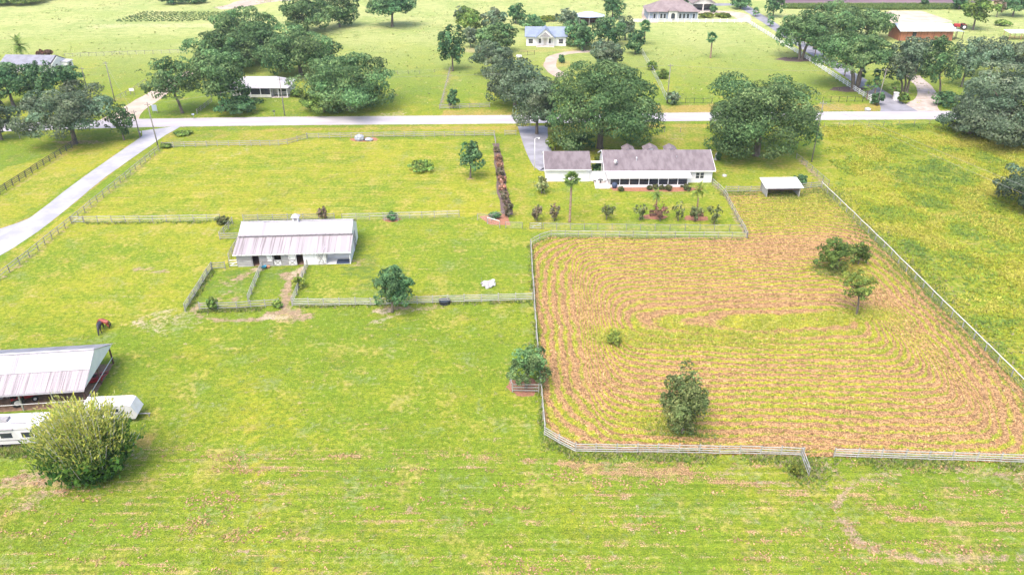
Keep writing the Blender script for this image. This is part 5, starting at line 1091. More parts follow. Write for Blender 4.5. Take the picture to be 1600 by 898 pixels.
def xdoor(x0, x1, z0, z1, y, mat='white_flaking', name='stall_door'):
    d = MB().box(x0, x1, y, y + 0.05, z0, z1).build(name, mat, bn); w_ = 0.11
    for q in (MB().box(x0, x1, y - 0.03, y - 0.002, z0, z0 + w_), MB().box(x0, x1, y - 0.03, y - 0.002, z1 - w_, z1), MB().bar((x0 + 0.06, y - 0.04, z0 + w_), (x1 - 0.06, y - 0.04, z1 - w_), 0.025, 0.1), MB().bar((x0 + 0.06, y - 0.07, z1 - w_), (x1 - 0.06, y - 0.07, z0 + w_), 0.025, 0.1)):
        q.build('brace', 'trim_grey' if q.v and len(q.v) == 8 and False else 'plank_weathered', d)
planks(0.0, 2.35, 0, 2.38, 0, 'plank_weathered'); planks(3.65, 4.85, 0, 2.38, 0, 'plank_weathered'); MB().box(4.86, 5.75, -0.03, 0.02, 0.9, 2.35).build('hatch', 'white_flaking', bn); planks(4.86, 5.8, 0, 0.88, 0, 'plank_weathered')
xdoor(5.95, 7.05, 0.02, 1.08, -0.02); planks(7.2, 8.25, 0, 2.38, 0, 'plank_weathered'); MB().box(8.3, 9.4, -0.03, 0.02, 1.12, 2.36).build('upper_door', 'white_flaking', bn); xdoor(8.3, 9.4, 0.02, 1.08, -0.03, 'white_paint')
me = MB().box(0, 0.30, 0, 0.05, 0.03, 2.38).mesh('board', 'white_siding')
for k in range(7): o = link('board', me, bn); o.location = (10.75 + k * 0.305, random.uniform(-0.008, 0.008), 0)
xdoor(13.0, 14.15, 0.02, 2.36, -0.03)
for x_ in (0.0, 2.4, 3.58, 5.88, 7.12, 9.45, 10.68, 12.92, 14.2, BL - 0.12): MB().box(x_, x_ + 0.12, -0.015, 0.10, 0, 2.36).build('post', 'plank_weathered' if x_ < 8 else 'white_flaking', bn)
# inside: floor, stall partitions, back of the open bay
MB().box(0.06, BL - 0.06, 0.12, BD - 0.2, 0.0, 0.03).build('floor', 'stall_dirt', bn)
for x_ in (3.62, 7.15, 10.70): MB().box(x_, x_ + 0.1, 0.15, 3.3, 0.031, 2.6).build('partition', 'brown_wood', bn)
MB().box(0.12, 14.2, 3.3, 3.4, 0.031, 3.4).build('partition', 'brown_wood', bn); MB().box(14.25, BL - 0.14, 2.2, 2.3, 0.031, 2.95).build('bay_back', 'white_siding', bn); MB().box(14.25, BL - 0.14, 0.02, 2.19, 0.031, 0.06).build('bay_floor', 'white_siding', bn); MB().box(14.205, 14.245, 0.13, 2.3, 0.031, 2.9).build('bay_side', 'white_siding', bn)
MB().box(15.9, BL - 0.2, 0.05, 1.6, 0.061, 0.12).build('mat', 'tarp_dark', bn); MB().box(15.2, 15.8, 2.0, 2.19, 1.2, 1.6).build('saddle_rack', 'brown_wood', bn)
# ends and back
for xa, nm in ((BL - 0.08, 'right'), (0.0, 'left')):
    MB().prism([(0.13, 0), (BD, 0), (BD, 3.05), (6.3, 4.98), (3.5, 3.85), (3.45, 3.5), (0.13, 2.45)], xa, xa + 0.08).build('end_wall', 'white_siding' if nm == 'right' else 'white_flaking', bn)
MB().box(0.09, BL - 0.09, BD - 0.1, BD, 0, 2.95).build('back_wall', 'white_siding', bn)
dd = MB().box(BL + 0.003, BL + 0.06, 4.6, 7.4, 0.05, 2.7).build('end_door', 'trim_grey', bn)
MB().bar((BL + 0.08, 4.7, 0.1), (BL + 0.08, 7.3, 2.6), 0.03, 0.14).build('brace', 'white_paint', dd); MB().bar((BL + 0.11, 7.3, 0.1), (BL + 0.11, 4.7, 2.6), 0.03, 0.14).build('brace', 'white_paint', dd)
for a_, b_ in ((4.5, 4.6), (7.4, 7.5)): MB().box(BL + 0.003, BL + 0.075, a_, b_, 0.05, 2.8).build('door_frame', 'white_paint', dd)
cp = MB().box(8.45, 9.35, 5.85, 6.75, 4.7, 5.95).build('cupola', 'white_siding', bn)
MB().box(8.62, 9.18, 5.825, 5.848, 5.30, 5.80).build('louvre', 'trim_grey', cp)
MB().add([(8.2, 5.6, 5.95), (9.6, 5.6, 5.95), (9.6, 7.0, 5.95), (8.2, 7.0, 5.95), (8.9, 6.3, 6.5)], [(3, 2, 1, 0), (0, 1, 4), (1, 2, 4), (2, 3, 4), (3, 0, 4)]).build('cupola_roof', 'metal_roof_new', cp)
# things before the stable
g = G(412, 421); o = thing('wheelbarrow', 'blue wheelbarrow tipped by the pen fence at the stable door', 'wheelbarrow', g, 0.6)
MB().add([(-0.35, -0.3, 0.55), (0.5, -0.3, 0.6), (0.5, 0.3, 0.6), (-0.35, 0.3, 0.55), (-0.2, -0.18, 0.3), (0.25, -0.18, 0.3), (0.25, 0.18, 0.3), (-0.2, 0.18, 0.3)], [(4, 7, 6, 5), (0, 4, 5, 1), (1, 5, 6, 2), (2, 6, 7, 3), (3, 7, 4, 0)]).build('tray', 'blue_paint', o)
MB().disc((0.55, 0, 0.2), 0.2, (0, 1, 0), 0.09, 14).build('wheel', 'rubber', o)
for s in (-1, 1): MB().bar((0.6, s * 0.08, 0.2), (-1.0, s * 0.3, 0.6), 0.05).build('handle', 'brown_wood', o); MB().bar((-0.2, s * 0.2, 0.3), (-0.3, s * 0.24, 0.0), 0.04).build('leg', 'dark_metal', o)
g = G(419, 418.5); o = thing('feed_tub', 'orange feed tub on the grass before the stable', 'tub', g)
MB().tube([(0, 0, 0), (0, 0, 0.3)], [0.28, 0.36], 14).build('tub', 'terracotta', o); MB().tube([(0, 0, 0.28), (0, 0, 0.33)], [0.38, 0.38], 14).build('rim', 'terracotta', o)

# ------------------------------------------------------------------ POLE BARN (left), what stands in it, trailers
a0 = math.radians(6.4)
pbn = thing('pole_barn', 'open pole barn with pale metal roof cut off by the left edge', 'barn', (-51.5, 74.55, 0), a0)
PL, PD, PE, PR = 20.0, 9.1, 3.0, 5.25
sheet_roof(pbn, -PL, 0.45, -0.5, PE - 0.22, 2.2, 3.98, 'metal_roof_old', 0.95); sheet_roof(pbn, -PL, 0.45, 2.05, 3.99, PD / 2, PR, 'metal_roof_new', 0.95)
sheet_roof(pbn, -PL, 0.45, PD + 0.5, PE - 0.2, PD / 2 + 0.004, PR, 'metal_roof_new', 0.95)
MB().box(-PL, 0.46, PD / 2 - 0.18, PD / 2 + 0.18, PR + 0.03, PR + 0.06).build('ridge_cap', 'metal_roof_new', pbn)
MB().prism([(-0.3, PE - 0.25), (PD + 0.3, PE - 0.25), (PD / 2, PR - 0.08)], 0.30, 0.36).build('gable_panel', 'white_siding', pbn)
MB().box(-PL, 0.40, -0.58, -0.52, PE - 0.42, PE - 0.24).build('fascia', 'metal_roof_new', pbn)
for yy in (0.0, PD / 2, PD):
    for k in range(6 if yy != PD / 2 else 1):
        MB().box(-k * 3.7 - 0.08, -k * 3.7 + 0.08, yy - 0.08, yy + 0.08, 0, PE - 0.27).build('post', 'brown_wood' if k == 0 else 'wood_grey', pbn)
for yy in (0.0, PD): MB().box(-PL, 0.1, yy - 0.06, yy + 0.06, PE - 0.26, PE - 0.09).build('beam', 'wood_grey', pbn)
MB().box(-PL, 0.0, -0.13, -0.085, 0.95, 1.03).build('rail', 'white_paint', pbn); MB().box(0.083, 0.12, 0.0, PD, 0.98, 1.06).build('rail', 'white_paint', pbn)
sh_ = sheet('barn_floor', [tuple((Matrix.Rotation(a0, 3, 'Z') @ Vector(q) + Vector((-51.5, 74.55, 0)))[:2]) for q in ((-PL, 0, 0), (0, 0, 0), (0, PD, 0), (-PL, PD, 0))], 0.008, 'stall_dirt', px=False)
def inbarn(x, y): v = Matrix.Rotation(a0, 3, 'Z') @ Vector((x, y, 0)); return Vector((-51.5 + v.x, 74.55 + v.y, 0))
def tractor(name, label, loc, rz, s=1.0, mat='red_paint'):
    r = thing(name, label, 'tractor', loc, rz); r.scale = (s, s, s)
    MB().prism([(-0.33, 0.55), (0.33, 0.55), (0.33, 1.15), (0.25, 1.3), (-0.25, 1.3), (-0.33, 1.15)], 0.35, 1.75).build('bonnet', mat, r)
    MB().box(-0.7, 0.349, -0.25, 0.25, 0.45, 0.85).build('chassis', 'dark_metal', r); MB().box(1.752, 1.82, -0.28, 0.28, 0.55, 1.2).build('grille', 'dark_metal', r)
    for q in (-1, 1):
        w_ = MB().disc((-0.45, q * 0.72, 0.65), 0.65, (0, 1, 0), 0.36, 20).build('rear_wheel', 'rubber', r); MB().disc((-0.45, q * 0.91, 0.65), 0.34, (0, 1, 0), 0.04, 14).build('hub', 'white_paint', w_)
        w2 = MB().disc((1.4, q * 0.6, 0.36), 0.36, (0, 1, 0), 0.22, 16).build('front_wheel', 'rubber', r); MB().disc((1.4, q * 0.72, 0.36), 0.18, (0, 1, 0), 0.04, 12).build('hub', 'white_paint', w2)
        MB().slab([(-1.0, q * 0.72 - 0.22, 1.2), (0.2, q * 0.72 - 0.22, 1.36), (0.2, q * 0.72 + 0.22, 1.36), (-1.0, q * 0.72 + 0.22, 1.2)], 0.05).build('mudguard', mat, r)
    MB().box(-0.55, -0.1, -0.24, 0.24, 0.95, 1.05).build('seat', 'rubber', r); MB().box(-0.6, -0.54, -0.24, 0.24, 1.051, 1.45).build('seat_back', 'rubber', r)
    MB().bar((0.34, 0, 1.2), (0.1, 0, 1.5), 0.04).build('steering_column', 'dark_metal', r); MB().disc((0.08, 0, 1.52), 0.2, (-0.5, 0, 0.86), 0.03, 14).build('steering_wheel', 'dark_metal', r); MB().tube([(1.0, 0.15, 1.28), (1.0, 0.15, 1.85)], [0.035, 0.035], 6).build('exhaust', 'dark_metal', r)
    return r
tractor('tractor', 'red tractor with white wheel hubs parked under the pole barn', inbarn(-8.3, 1.7), a0 + 0.5)
im = thing('rotary_mower', 'red mower deck at the right end of the pole barn', 'mower', inbarn(-1.1, 5.6), a0 + 0.3)
MB().prism([(-0.9, 0.2), (0.9, 0.2), (0.9, 0.42), (0.6, 0.5), (-0.6, 0.5), (-0.9, 0.42)], -0.9, 0.9).build('deck', 'red_paint', im); MB().tube([(0, 0, 0.5), (0, 0, 0.8)], [0.22, 0.16], 10).build('gearbox', 'dark_metal', im); MB().bar((0, 0, 0.75), (1.7, 0, 0.6), 0.09).build('drive_shaft', 'dark_metal', im)
for q in (-1, 1): MB().bar((0.85, q * 0.5, 0.45), (1.7, q * 0.2, 0.75), 0.07).build('hitch_arm', 'red_paint', im)
MB().disc((-1.15, 0, 0.22), 0.22, (0, 1, 0), 0.1, 12).build('tail_wheel', 'rubber', im); MB().bar((-1.15, 0.09, 0.25), (-0.85, 0.09, 0.4), 0.06).build('wheel_arm', 'dark_metal', im)
hw = thing('hay_rake', 'rusty grey hay rake on dark frame under the pole barn', 'hay rake', inbarn(-11.6, 2.3), a0 + 0.2)
MB().bar((-1.5, 0, 0.6), (1.5, 0, 0.9), 0.12).build('frame', 'trim_grey', hw)
for k in range(4): MB().disc((-1.2 + k * 0.8, 0.25, 0.62), 0.6, (0.5, 1, 0), 0.05, 16).build('tine_wheel', 'trim_grey', hw)
MB().bar((-1.4, 0, 0.6), (-1.4, 0, 0.0), 0.08).build('leg', 'dark_metal', hw); MB().bar((1.4, 0, 0.85), (1.4, 0, 0.0), 0.08).build('leg', 'dark_metal', hw)
# motorhome-like camper
a1 = math.radians(4.5); rv = thing('camper_trailer', 'white camper trailer cut off by the left edge below the pole barn', 'camper', (-52.6, 67.3, 0), a1)
RL = 9.5
MB().prism([(0, 0.55), (2.5, 0.55), (2.5, 2.85), (2.38, 3.0), (0.12, 3.0), (0, 2.85)], -RL, -0.05).build('body', 'trailer_white', rv)
MB().prism([(-0.05, 0.55), (0.5, 0.6), (0.85, 1.5), (0.55, 2.6), (0.1, 2.9), (-0.05, 2.9)], 0.05, 2.45, 'y').build('nose', 'trailer_white', rv)
MB().box(-RL + 0.1, -0.1, -0.012, -0.002, 1.02, 1.14).build('stripe', 'trim_grey', rv); MB().box(-RL + 0.1, -0.1, -0.010, -0.002, 2.45, 2.52).build('stripe', 'trim_grey', rv)
for x0_ in (-8.2, -4.6, -2.3):
    wn = MB().box(x0_, x0_ + 1.25, -0.025, -0.003, 1.45, 2.1).build('window', 'glass_dark', rv); MB().box(x0_ - 0.06, x0_ + 1.31, -0.03, -0.004, 2.1, 2.16).build('frame', 'trim_grey', wn)
MB().box(-6.3, -5.55, -0.03, -0.003, 0.62, 2.4).build('door', 'white_paint', rv)
aw = MB().tube([(-8.5, -0.1, 2.65), (-3.0, -0.1, 2.65)], [0.08, 0.08], 8).build('awning', 'trim_grey', rv)
ac = MB().prism([(0.75, 3.0), (1.7, 3.0), (1.6, 3.3), (0.85, 3.3)], -4.9, -3.9).build('air_conditioner', 'trim_grey', rv); MB().box(-2.6, -1.9, 1.0, 1.6, 3.003, 3.10).build('roof_vent', 'white_paint', rv); MB().bar((-3.4, 0.5, 3.06), (-1.6, 0.5, 3.06), 0.08).build('roof_rail', 'trim_grey', rv)
for x_ in (-5.2, -4.3):
    for yy in (0.12, 2.38): MB().disc((x_, yy, 0.36), 0.36, (0, 1, 0), 0.22, 16).build('wheel', 'rubber', rv)
MB().bar((0.3, 1.25, 0.5), (1.6, 1.25, 0.45), 0.12).build('tow_bar', 'dark_metal', rv); MB().bar((1.4, 1.25, 0.45), (1.4, 1.25, 0.0), 0.08).build('jack', 'dark_metal', rv)
# horse trailer
ht = thing('horse_trailer', 'white horse trailer with sloping nose right of the big bush', 'trailer', (-44.9, 71.5, 0), math.radians(4))
MB().prism([(-5.2, 0.5), (0.55, 0.5), (0.95, 1.1), (0.35, 2.35), (0.0, 2.5), (-5.2, 2.5)], 0, 2.0, 'y').build('body', 'trailer_white', ht)
MB().box(-5.1, 0.3, -0.02, -0.002, 1.35, 1.42).build('trim', 'trim_grey', ht)
for x_ in (-4.2, -3.0, -1.8): MB().box(x_, x_ + 0.7, -0.025, -0.003, 1.6, 2.05).build('window', 'glass_dark', ht)
for x_ in (-2.6, -1.75):
    for yy in (-0.02, 2.02): MB().disc((x_, yy, 0.36), 0.36, (0, 1, 0), 0.2, 16).build('wheel', 'rubber', ht)
MB().bar((0.6, 1.0, 0.5), (1.9, 1.0, 0.45), 0.12).build('tow_bar', 'trim_grey', ht); MB().bar((1.7, 1.0, 0.45), (1.7, 1.0, 0.0), 0.08).build('jack', 'trim_grey', ht)

# ------------------------------------------------------------------ LOAFING SHED
ls = thing('loafing_shed', 'small open shed with bright white roof at the top of the hay field', 'shed', (49.9, 140.4, 0), math.radians(1.5))
sheet_roof(ls, -0.5, 7.0, -0.45, 2.12, 3.9, 2.72, 'white_paint', 0.94); MB().box(-0.1, 6.55, 3.55, 3.63, 0, 2.45).build('back_wall', 'plank_weathered', ls)
for x_ in (0.0, 6.4):
    for yy, hh in ((0.0, 2.1), (3.4, 2.55)): MB().box(x_, x_ + 0.14, yy, yy + 0.14, 0, hh).build('post', 'wood_pale', ls)
    me = MB().box(0, 0.04, 0.15, 3.39, 0, 0.22).mesh('plank', 'wood_pale')
    for k in range(8): o = link('plank', me, ls); o.location = (x_ + 0.05, 0, 0.05 + k * 0.24)
MB().box(-0.02, 6.56, -0.06, -0.002, 1.98, 2.1).build('beam', 'wood_pale', ls); MB().box(0.2, 6.3, 0.02, 0.06, 1.55, 1.68).build('rail', 'brown_wood', ls)

# ------------------------------------------------------------------ FAR HOUSES
def hip_roof(parent, x0, x1, y0, y1, ze, zr, mat, inset=None, name='roof', th=0.15):
    ym = (y0 + y1) / 2; ins = (y1 - y0) / 2 if inset is None else inset
    v = [(x0, y0, ze), (x1, y0, ze), (x1, y1, ze), (x0, y1, ze), (x0 + ins, ym, zr), (x1 - ins, ym, zr)]; n = len(v)
    return MB().add(v + [(x0, y0, ze - th), (x1, y0, ze - th), (x1, y1, ze - th), (x0, y1, ze - th)], [(0, 1, 5, 4), (1, 2, 5), (2, 3, 4, 5), (3, 0, 4), (9, 8, 7, 6), (0, 6, 7, 1), (1, 7, 8, 2), (2, 8, 9, 3), (3, 9, 6, 0)]).build(name, mat, parent)
# white cottage by the road
g = G(376, 153); ct = thing('cottage', 'small white-roofed cottage with front porch across the road', 'house', (g.x, g.y, 0), 0)
MB().box(0, 8.6, 1.6, 1.75, 0, 2.7).build('wall', 'cream_wall', ct); MB().box(8.6, 8.75, 1.6, 8.5, 0, 2.7).build('wall', 'cream_wall', ct); MB().box(-3.0, -2.85, 1.6, 8.5, 0, 2.7).build('wall', 'cream_wall', ct); MB().box(-2.84, -0.002, 1.6, 1.75, 0, 2.7).build('wall', 'cream_wall', ct); MB().box(-2.84, 8.59, 8.35, 8.5, 0, 2.7).build('wall', 'cream_wall', ct)
MB().box(8.76, 13.2, 3.2, 3.35, 0, 2.7).build('wall', 'cream_wall', ct); MB().box(13.05, 13.2, 3.36, 8.5, 0, 2.7).build('wall', 'cream_wall', ct)
hip_roof(ct, -3.5, 13.8, -0.5, 9.1, 2.85, 4.9, 'metal_roof_new', 4.2)
MB().box(0.0, 8.6, 0.0, 0.1, 0, 0.9).build('porch_wall', 'cream_wall', ct); MB().box(-0.2, 13.3, 0.0, 1.59, 0.0, 0.12).build('porch_floor', 'concrete', ct)
for x_ in (0.0, 2.9, 5.7, 8.45): MB().box(x_, x_ + 0.18, -0.02, 0.14, 0.121, 2.68).build('porch_post', 'white_paint', ct)
for x_ in (10.6, 13.0): MB().box(x_, x_ + 0.2, 0.0, 0.16, 0.121, 2.68).build('porch_post', 'white_paint', ct)
for k in range(3): MB().box(0.19 + k * 2.8, 2.88 + k * 2.8, 0.04, 0.05, 0.91, 2.66).build('screen', 'insect_screen', ct)
window(ct, 10.0, 12.2, 1.0, 2.2, 3.2); window(ct, 1.2, 2.6, 1.0, 2.2, 1.6); MB().box(6.6, 7.5, 1.575, 1.597, 0.12, 2.2).build('door', 'blue_grey_wall', ct)
# left grey-roofed house
g = G(6, 113); lh = thing('house', 'grey-roofed house with white gable behind dark trees at the left edge', 'house', (g.x, g.y, 0), math.radians(-3))
gable_walls(lh, 0, 16, 0, 8, 2.5, 4.2, 'white_siding'); gable_roof(lh, -0.5, 15.7, -0.7, 8.7, 2.55, 4.55, 'shingle_grey'); window(lh, 5.3, 6.4, 1.1, 2.1, 16.0, axis='x', sgn=1); window(lh, 2.0, 3.1, 1.1, 2.1, 16.0, axis='x', sgn=1)
MB().box(16.002, 18.0, 5.0, 8.0, 0, 2.3).build('annex', 'white_siding', lh); MB().slab([(16.01, 4.7, 2.5), (18.3, 4.7, 2.3), (18.3, 8.3, 2.3), (16.01, 8.3, 2.5)], 0.1).build('annex_roof', 'metal_roof_new', lh); window(lh, 5.6, 7.2, 0.8, 1.8, 18.0, axis='x', sgn=1)
# blue-roofed farmhouse
g = G(822, 72); fh_ = thing('house', 'white farmhouse with blue-grey roof and gabled front porch', 'house', (g.x, g.y, 0), math.radians(-1.5))
FL = 14.2
gable_walls(fh_, 0, FL, 0, 8.5, 3.2, 5.6, 'white_siding'); gable_roof(fh_, -0.5, FL + 0.5, -0.6, 9.1, 3.3, 5.9, 'shingle_blue')
for x0_, x1_ in ((0.9, 2.4), (11.6, 13.1)): window(fh_, x0_, x1_, 0.9, 2.4, 0)
MB().prism([(3.6, 3.35), (9.9, 3.35), (6.75, 6.2)], -2.2, 4.0, 'y').build('porch_gable', 'white_siding', fh_)
q = MB(); q.slab([(3.1, -2.6, 3.10), (6.75, -2.6, 6.40), (6.75, 4.1, 6.40), (3.1, 4.1, 3.10)], 0.14); q.slab([(6.75, -2.6, 6.40), (10.4, -2.6, 3.10), (10.4, 4.1, 3.10), (6.75, 4.1, 6.40)], 0.14); q.build('porch_roof', 'shingle_blue', fh_)
MB().prism([(4.7, 3.55), (8.8, 3.55), (6.75, 5.2)], -2.26, -2.202, 'y').build('gable_louvre', 'trim_grey', fh_); MB().box(3.6, 9.9, -2.2, -0.002, 0, 0.3).build('porch_floor', 'concrete', fh_)
for x_ in (3.7, 5.5, 7.8, 9.65): MB().box(x_, x_ + 0.18, -2.15, -1.97, 0.301, 3.3).build('porch_post', 'white_paint', fh_)
MB().box(6.2, 7.2, -0.03, -0.003, 0.31, 2.5).build('door', 'cream_wall', fh_); window(fh_, 4.5, 5.3, 1.0, 2.4, 0); window(fh_, 8.0, 8.8, 1.0, 2.4, 0)
for a_, b_ in ((3.9, 5.48), (7.99, 9.63)): MB().box(a_, b_, -2.1, -2.02, 0.95, 1.05).build('railing', 'white_paint', fh_)
# round pavilion
g = G(921, 41); pv = thing('pavilion', 'open pavilion with shallow pale metal roof behind the farmhouse trees', 'pavilion', (g.x, g.y + 6, 0))
v = [(7.0 * math.cos(PI / 5 * k + 0.3) * 0.98, 5.6 * math.sin(PI / 5 * k + 0.3), 3.1) for k in range(10)]; rb = MB()
rb.add(v + [(-1.2, 0, 4.6), (1.2, 0, 4.6)], [(k, (k + 1) % 10, 11 if math.cos(PI / 5 * (k + 0.5) + 0.3) > 0 else 10) for k in range(10)] + [tuple(range(10))[::-1]])
for k in range(10):
    if (math.cos(PI / 5 * (k - 0.5) + 0.3) > 0) != (math.cos(PI / 5 * (k + 0.5) + 0.3) > 0): rb.add([v[k], (-1.2, 0, 4.6), (1.2, 0, 4.6)], [(0, 1, 2) if v[k][1] < 0 else (0, 2, 1)])
rb.build('roof', 'metal_roof_far', pv)
for k in range(10): MB().box(v[k][0] * 0.93 - 0.12, v[k][0] * 0.93 + 0.12, v[k][1] * 0.93 - 0.12, v[k][1] * 0.93 + 0.12, 0, 3.09).build('post', 'wood_grey', pv)
MB().box(-4.5, 4.5, 1.0, 1.15, 0, 2.9).build('back_wall', 'brown_wood', pv)
# large hip-roofed house
g = G(1013, 32); bh = thing('house', 'large blue-grey house with brown hip roof and arched entry', 'house', (g.x, g.y, 0))
BW = 20.2
MB().box(0, BW, 0, 12, 0, 3.4).build('wall', 'blue_grey_wall', bh); hip_roof(bh, -0.8, BW + 0.8, -0.9, 12.8, 3.5, 7.0, 'shingle_far', 6.2)
MB().box(8.0, 11.6, -1.3, -0.002, 0, 3.9).build('entry', 'cream_wall', bh); hip_roof(bh, 7.6, 12.0, -1.8, 4.0, 3.95, 5.0, 'shingle_far', 2.0, 'entry_roof')
arch = [(9.0, 0.02), (10.6, 0.02), (10.6, 2.3)] + [(9.8 + 0.8 * math.cos(PI * k / 8), 2.3 + 0.7 * math.sin(PI * k / 8)) for k in range(1, 8)] + [(9.0, 2.3)]
MB().prism(arch, -1.34, -1.302, 'y').build('door', 'glass_dark', bh)
for x_ in (2.4, 5.2, 6.6, 13.0, 14.6, 16.2, 18.6): window(bh, x_ - 0.45, x_ + 0.45, 0.7, 2.6, 0, cross=False)
for x_ in (0.0, 3.6, 12.2, BW - 0.2): MB().box(x_, x_ + 0.3, -0.06, -0.002, 0, 3.34).build('pilaster', 'cream_wall', bh)
g = G(1081, 17.5); gg = thing('garage', 'open two-bay garage behind the large hip-roofed house', 'garage', (g.x, g.y, 0))
MB().box(0, 0.3, 0, 8, 0, 3.3).build('wall', 'cream_wall', gg); MB().box(9.4, 9.7, 0, 8, 0, 3.3).build('wall', 'cream_wall', gg); MB().box(0.301, 9.399, 7.8, 8, 0, 3.3).build('wall', 'cream_wall', gg); MB().box(4.6, 5.0, 0, 0.3, 0, 3.0).build('pillar', 'cream_wall', gg)
MB().prism([(0, 3.301), (9.7, 3.301), (4.85, 5.2)], 0.0, 0.3, 'y').build('gable', 'cream_wall', gg); MB().box(0.301, 9.399, 0.0, 0.3, 2.9, 3.3).build('lintel', 'cream_wall', gg); MB().box(0.31, 9.39, 0.31, 7.79, 0.0, 0.03).build('floor', 'asphalt_drive', gg)
q = MB(); q.slab([(-0.5, -0.6, 3.25), (4.85, -0.6, 5.45), (4.85, 8.6, 5.45), (-0.5, 8.6, 3.25)], 0.14); q.slab([(4.85, -0.6, 5.45), (10.2, -0.6, 3.25), (10.2, 8.6, 3.25), (4.85, 8.6, 5.45)], 0.14); q.build('roof', 'shingle_far', gg)
# orange barn
g = G(1404, 64); ob = thing('barn', 'long orange-walled barn with pale metal roof beyond the roadside oaks', 'barn', (g.x, g.y, 0), math.radians(0.5))
OL = 19.5
gable_walls(ob, 0, OL, 0, 9, 3.6, 4.8, 'orange_wall'); gable_roof(ob, -0.8, OL + 0.6, -1.0, 10, 3.75, 5.4, 'metal_roof_far', 0.12)
MB().box(4.6, 6.0, -0.04, -0.003, 1.6, 3.0).build('window', 'glass_dark', ob); MB().box(-0.8, OL + 0.6, -1.07, -1.002, 3.45, 3.75).build('fascia', 'white_paint', ob)
for k in range(8): MB().box(0.15 + k * 2.45, 0.28 + k * 2.45, -0.03, -0.002, 0, 3.55).build('batten', 'brown_wood', ob)
MB().slab([(OL + 0.62, 1.0, 3.3), (OL + 4.5, 1.0, 3.0), (OL + 4.5, 5.5, 3.0), (OL + 0.62, 5.5, 3.3)], 0.1).build('lean_to_roof', 'metal_roof_far', ob)
for x_, y_ in ((OL + 4.3, 1.2), (OL + 4.3, 5.2), (OL + 1.6, 1.2)): MB().box(x_, x_ + 0.15, y_, y_ + 0.15, 0, 2.95).build('post', 'brown_wood', ob)
tractor('tractor', 'small red tractor parked right of the orange-walled barn', G(1501, 46), 2.9, 1.6)
g = G(1576, 63); sh2 = thing('animal_shelter', 'small white-roofed animal shelter at the upper right edge', 'shelter', (g.x, g.y, 0))
MB().slab([(-0.3, -0.4, 2.6), (9, -0.4, 2.6), (9, 4.3, 3.0), (-0.3, 4.3, 3.0)], 0.12).build('roof', 'white_paint', sh2)
for x_ in (0.0, 4.2, 8.4):
    for y_ in (0.0, 3.8): MB().box(x_, x_ + 0.14, y_, y_ + 0.14, 0, 2.45).build('post', 'terracotta', sh2)
for z_ in (0.7, 1.3): MB().box(0, 8.5, -0.06, -0.003, z_, z_ + 0.1).build('rail', 'terracotta', sh2)
# estate gate pillars and low curved walls, mail boxes, signs, rocks
for (px_, py_), lb, s in (((1362, 161), 'white stone gate pillar on the left of the estate drive', 1), ((1398, 157), 'white gate pillar with low wall on the right of the estate drive', 1.0)):
    o = thing('gate_pillar', lb, 'gate pillar', G(px_, py_)); MB().box(-0.45, 0.45, -0.45, 0.45, 0, 2.0).build('shaft', 'white_paint', o); MB().box(-0.58, 0.58, -0.58, 0.58, 2.0, 2.18).build('cap', 'white_paint', o)
    if s and px_ > 1380: MB().prism([(0.46, 0), (2.6, 0), (2.6, 0.9), (1.2, 1.2), (0.46, 1.7)], -0.15, 0.15, 'y').build('wing_wall', 'white_paint', o)
def rock(r, seed, mat, parent=None, name='rock', squash=0.7):
    rg = np.random.default_rng(seed); vs = []; fs = []; n = 7
    for i, (zz, q) in enumerate([(-0.55, 0.75), (0.0, 1.0), (0.45, 0.8), (0.78, 0.4)]):
        for j in range(n): an = 2 * PI * j / n + 0.3 * i; k = r * q * rg.uniform(0.8, 1.2); vs.append((k * math.cos(an), k * math.sin(an) * 0.85, r * squash * (zz + rg.uniform(-0.1, 0.1))))
    for i in range(3):
        for j in range(n): fs.append((i * n + j, i * n + (j + 1) % n, (i + 1) * n + (j + 1) % n, (i + 1) * n + j))
    fs += [tuple(range(n))[::-1], tuple(3 * n + j for j in range(n))]
    return MB().add(vs, fs).build(name, mat, parent)
o = rock(0.9, 3, 'rock_pale'); o.location = G(1355, 173) + Vector((0, 0, 0.3)); o.name = 'boulder'; tag(o, 'single pale boulder on the verge left of the estate gate', 'boulder')
for k, ((px_, py_), r_, lb) in enumerate((((562, 219), 1.3, 'tall blue-grey boulder left of the spiky plant by the roadside fence'), ((576, 220), 1.0, 'low blue-grey boulder right of the spiky plant by the roadside fence'))):
    o = rock(r_, 20 + k, 'rock_blue', squash=0.9 if k == 0 else 0.45); o.location = G(px_, py_) + Vector((0, 0, r_ * 0.35)); o.name = 'boulder'; tag(o, lb, 'boulder')
o = thing('agave', 'dark spiky plant between two boulders in the paddock', 'plant', G(568, 219.5))
for k in range(14):
    q = link('leaf', FR['feather_dark'], o); q.rotation_euler = (0, -0.5 - 0.6 * (k % 3) / 2, k * 2.4); q.scale = (0.55, 0.25, 0.55); q.location = (0, 0, 0.05)
rp = thing('rubble_pile', 'pile of pale stones and scrap in the pasture below the stable', 'rubble', G(763, 446))
for k in range(16):
    an = k * 2.4; rr_ = 0.24 * math.sqrt(k); o = rock(random.uniform(0.25, 0.5), 40 + k, 'rock_pale', rp, 'stone', 0.8); o.location = (rr_ * math.cos(an) * 1.1, rr_ * math.sin(an) * 0.8, 0.55 - 0.028 * k); o.rotation_euler = (random.uniform(-0.4, 0.4), random.uniform(-0.4, 0.4), an)
MB().tube([(0.75, 0.1, 0.0), (0.75, 0.1, 0.95)], [0.32, 0.30], 14).build('drum', 'trailer_white', rp); MB().tube([(-0.95, -0.2, 0), (-1.05, -0.2, 1.5)], [0.03, 0.03], 6).build('stake', 'wood_post', rp)
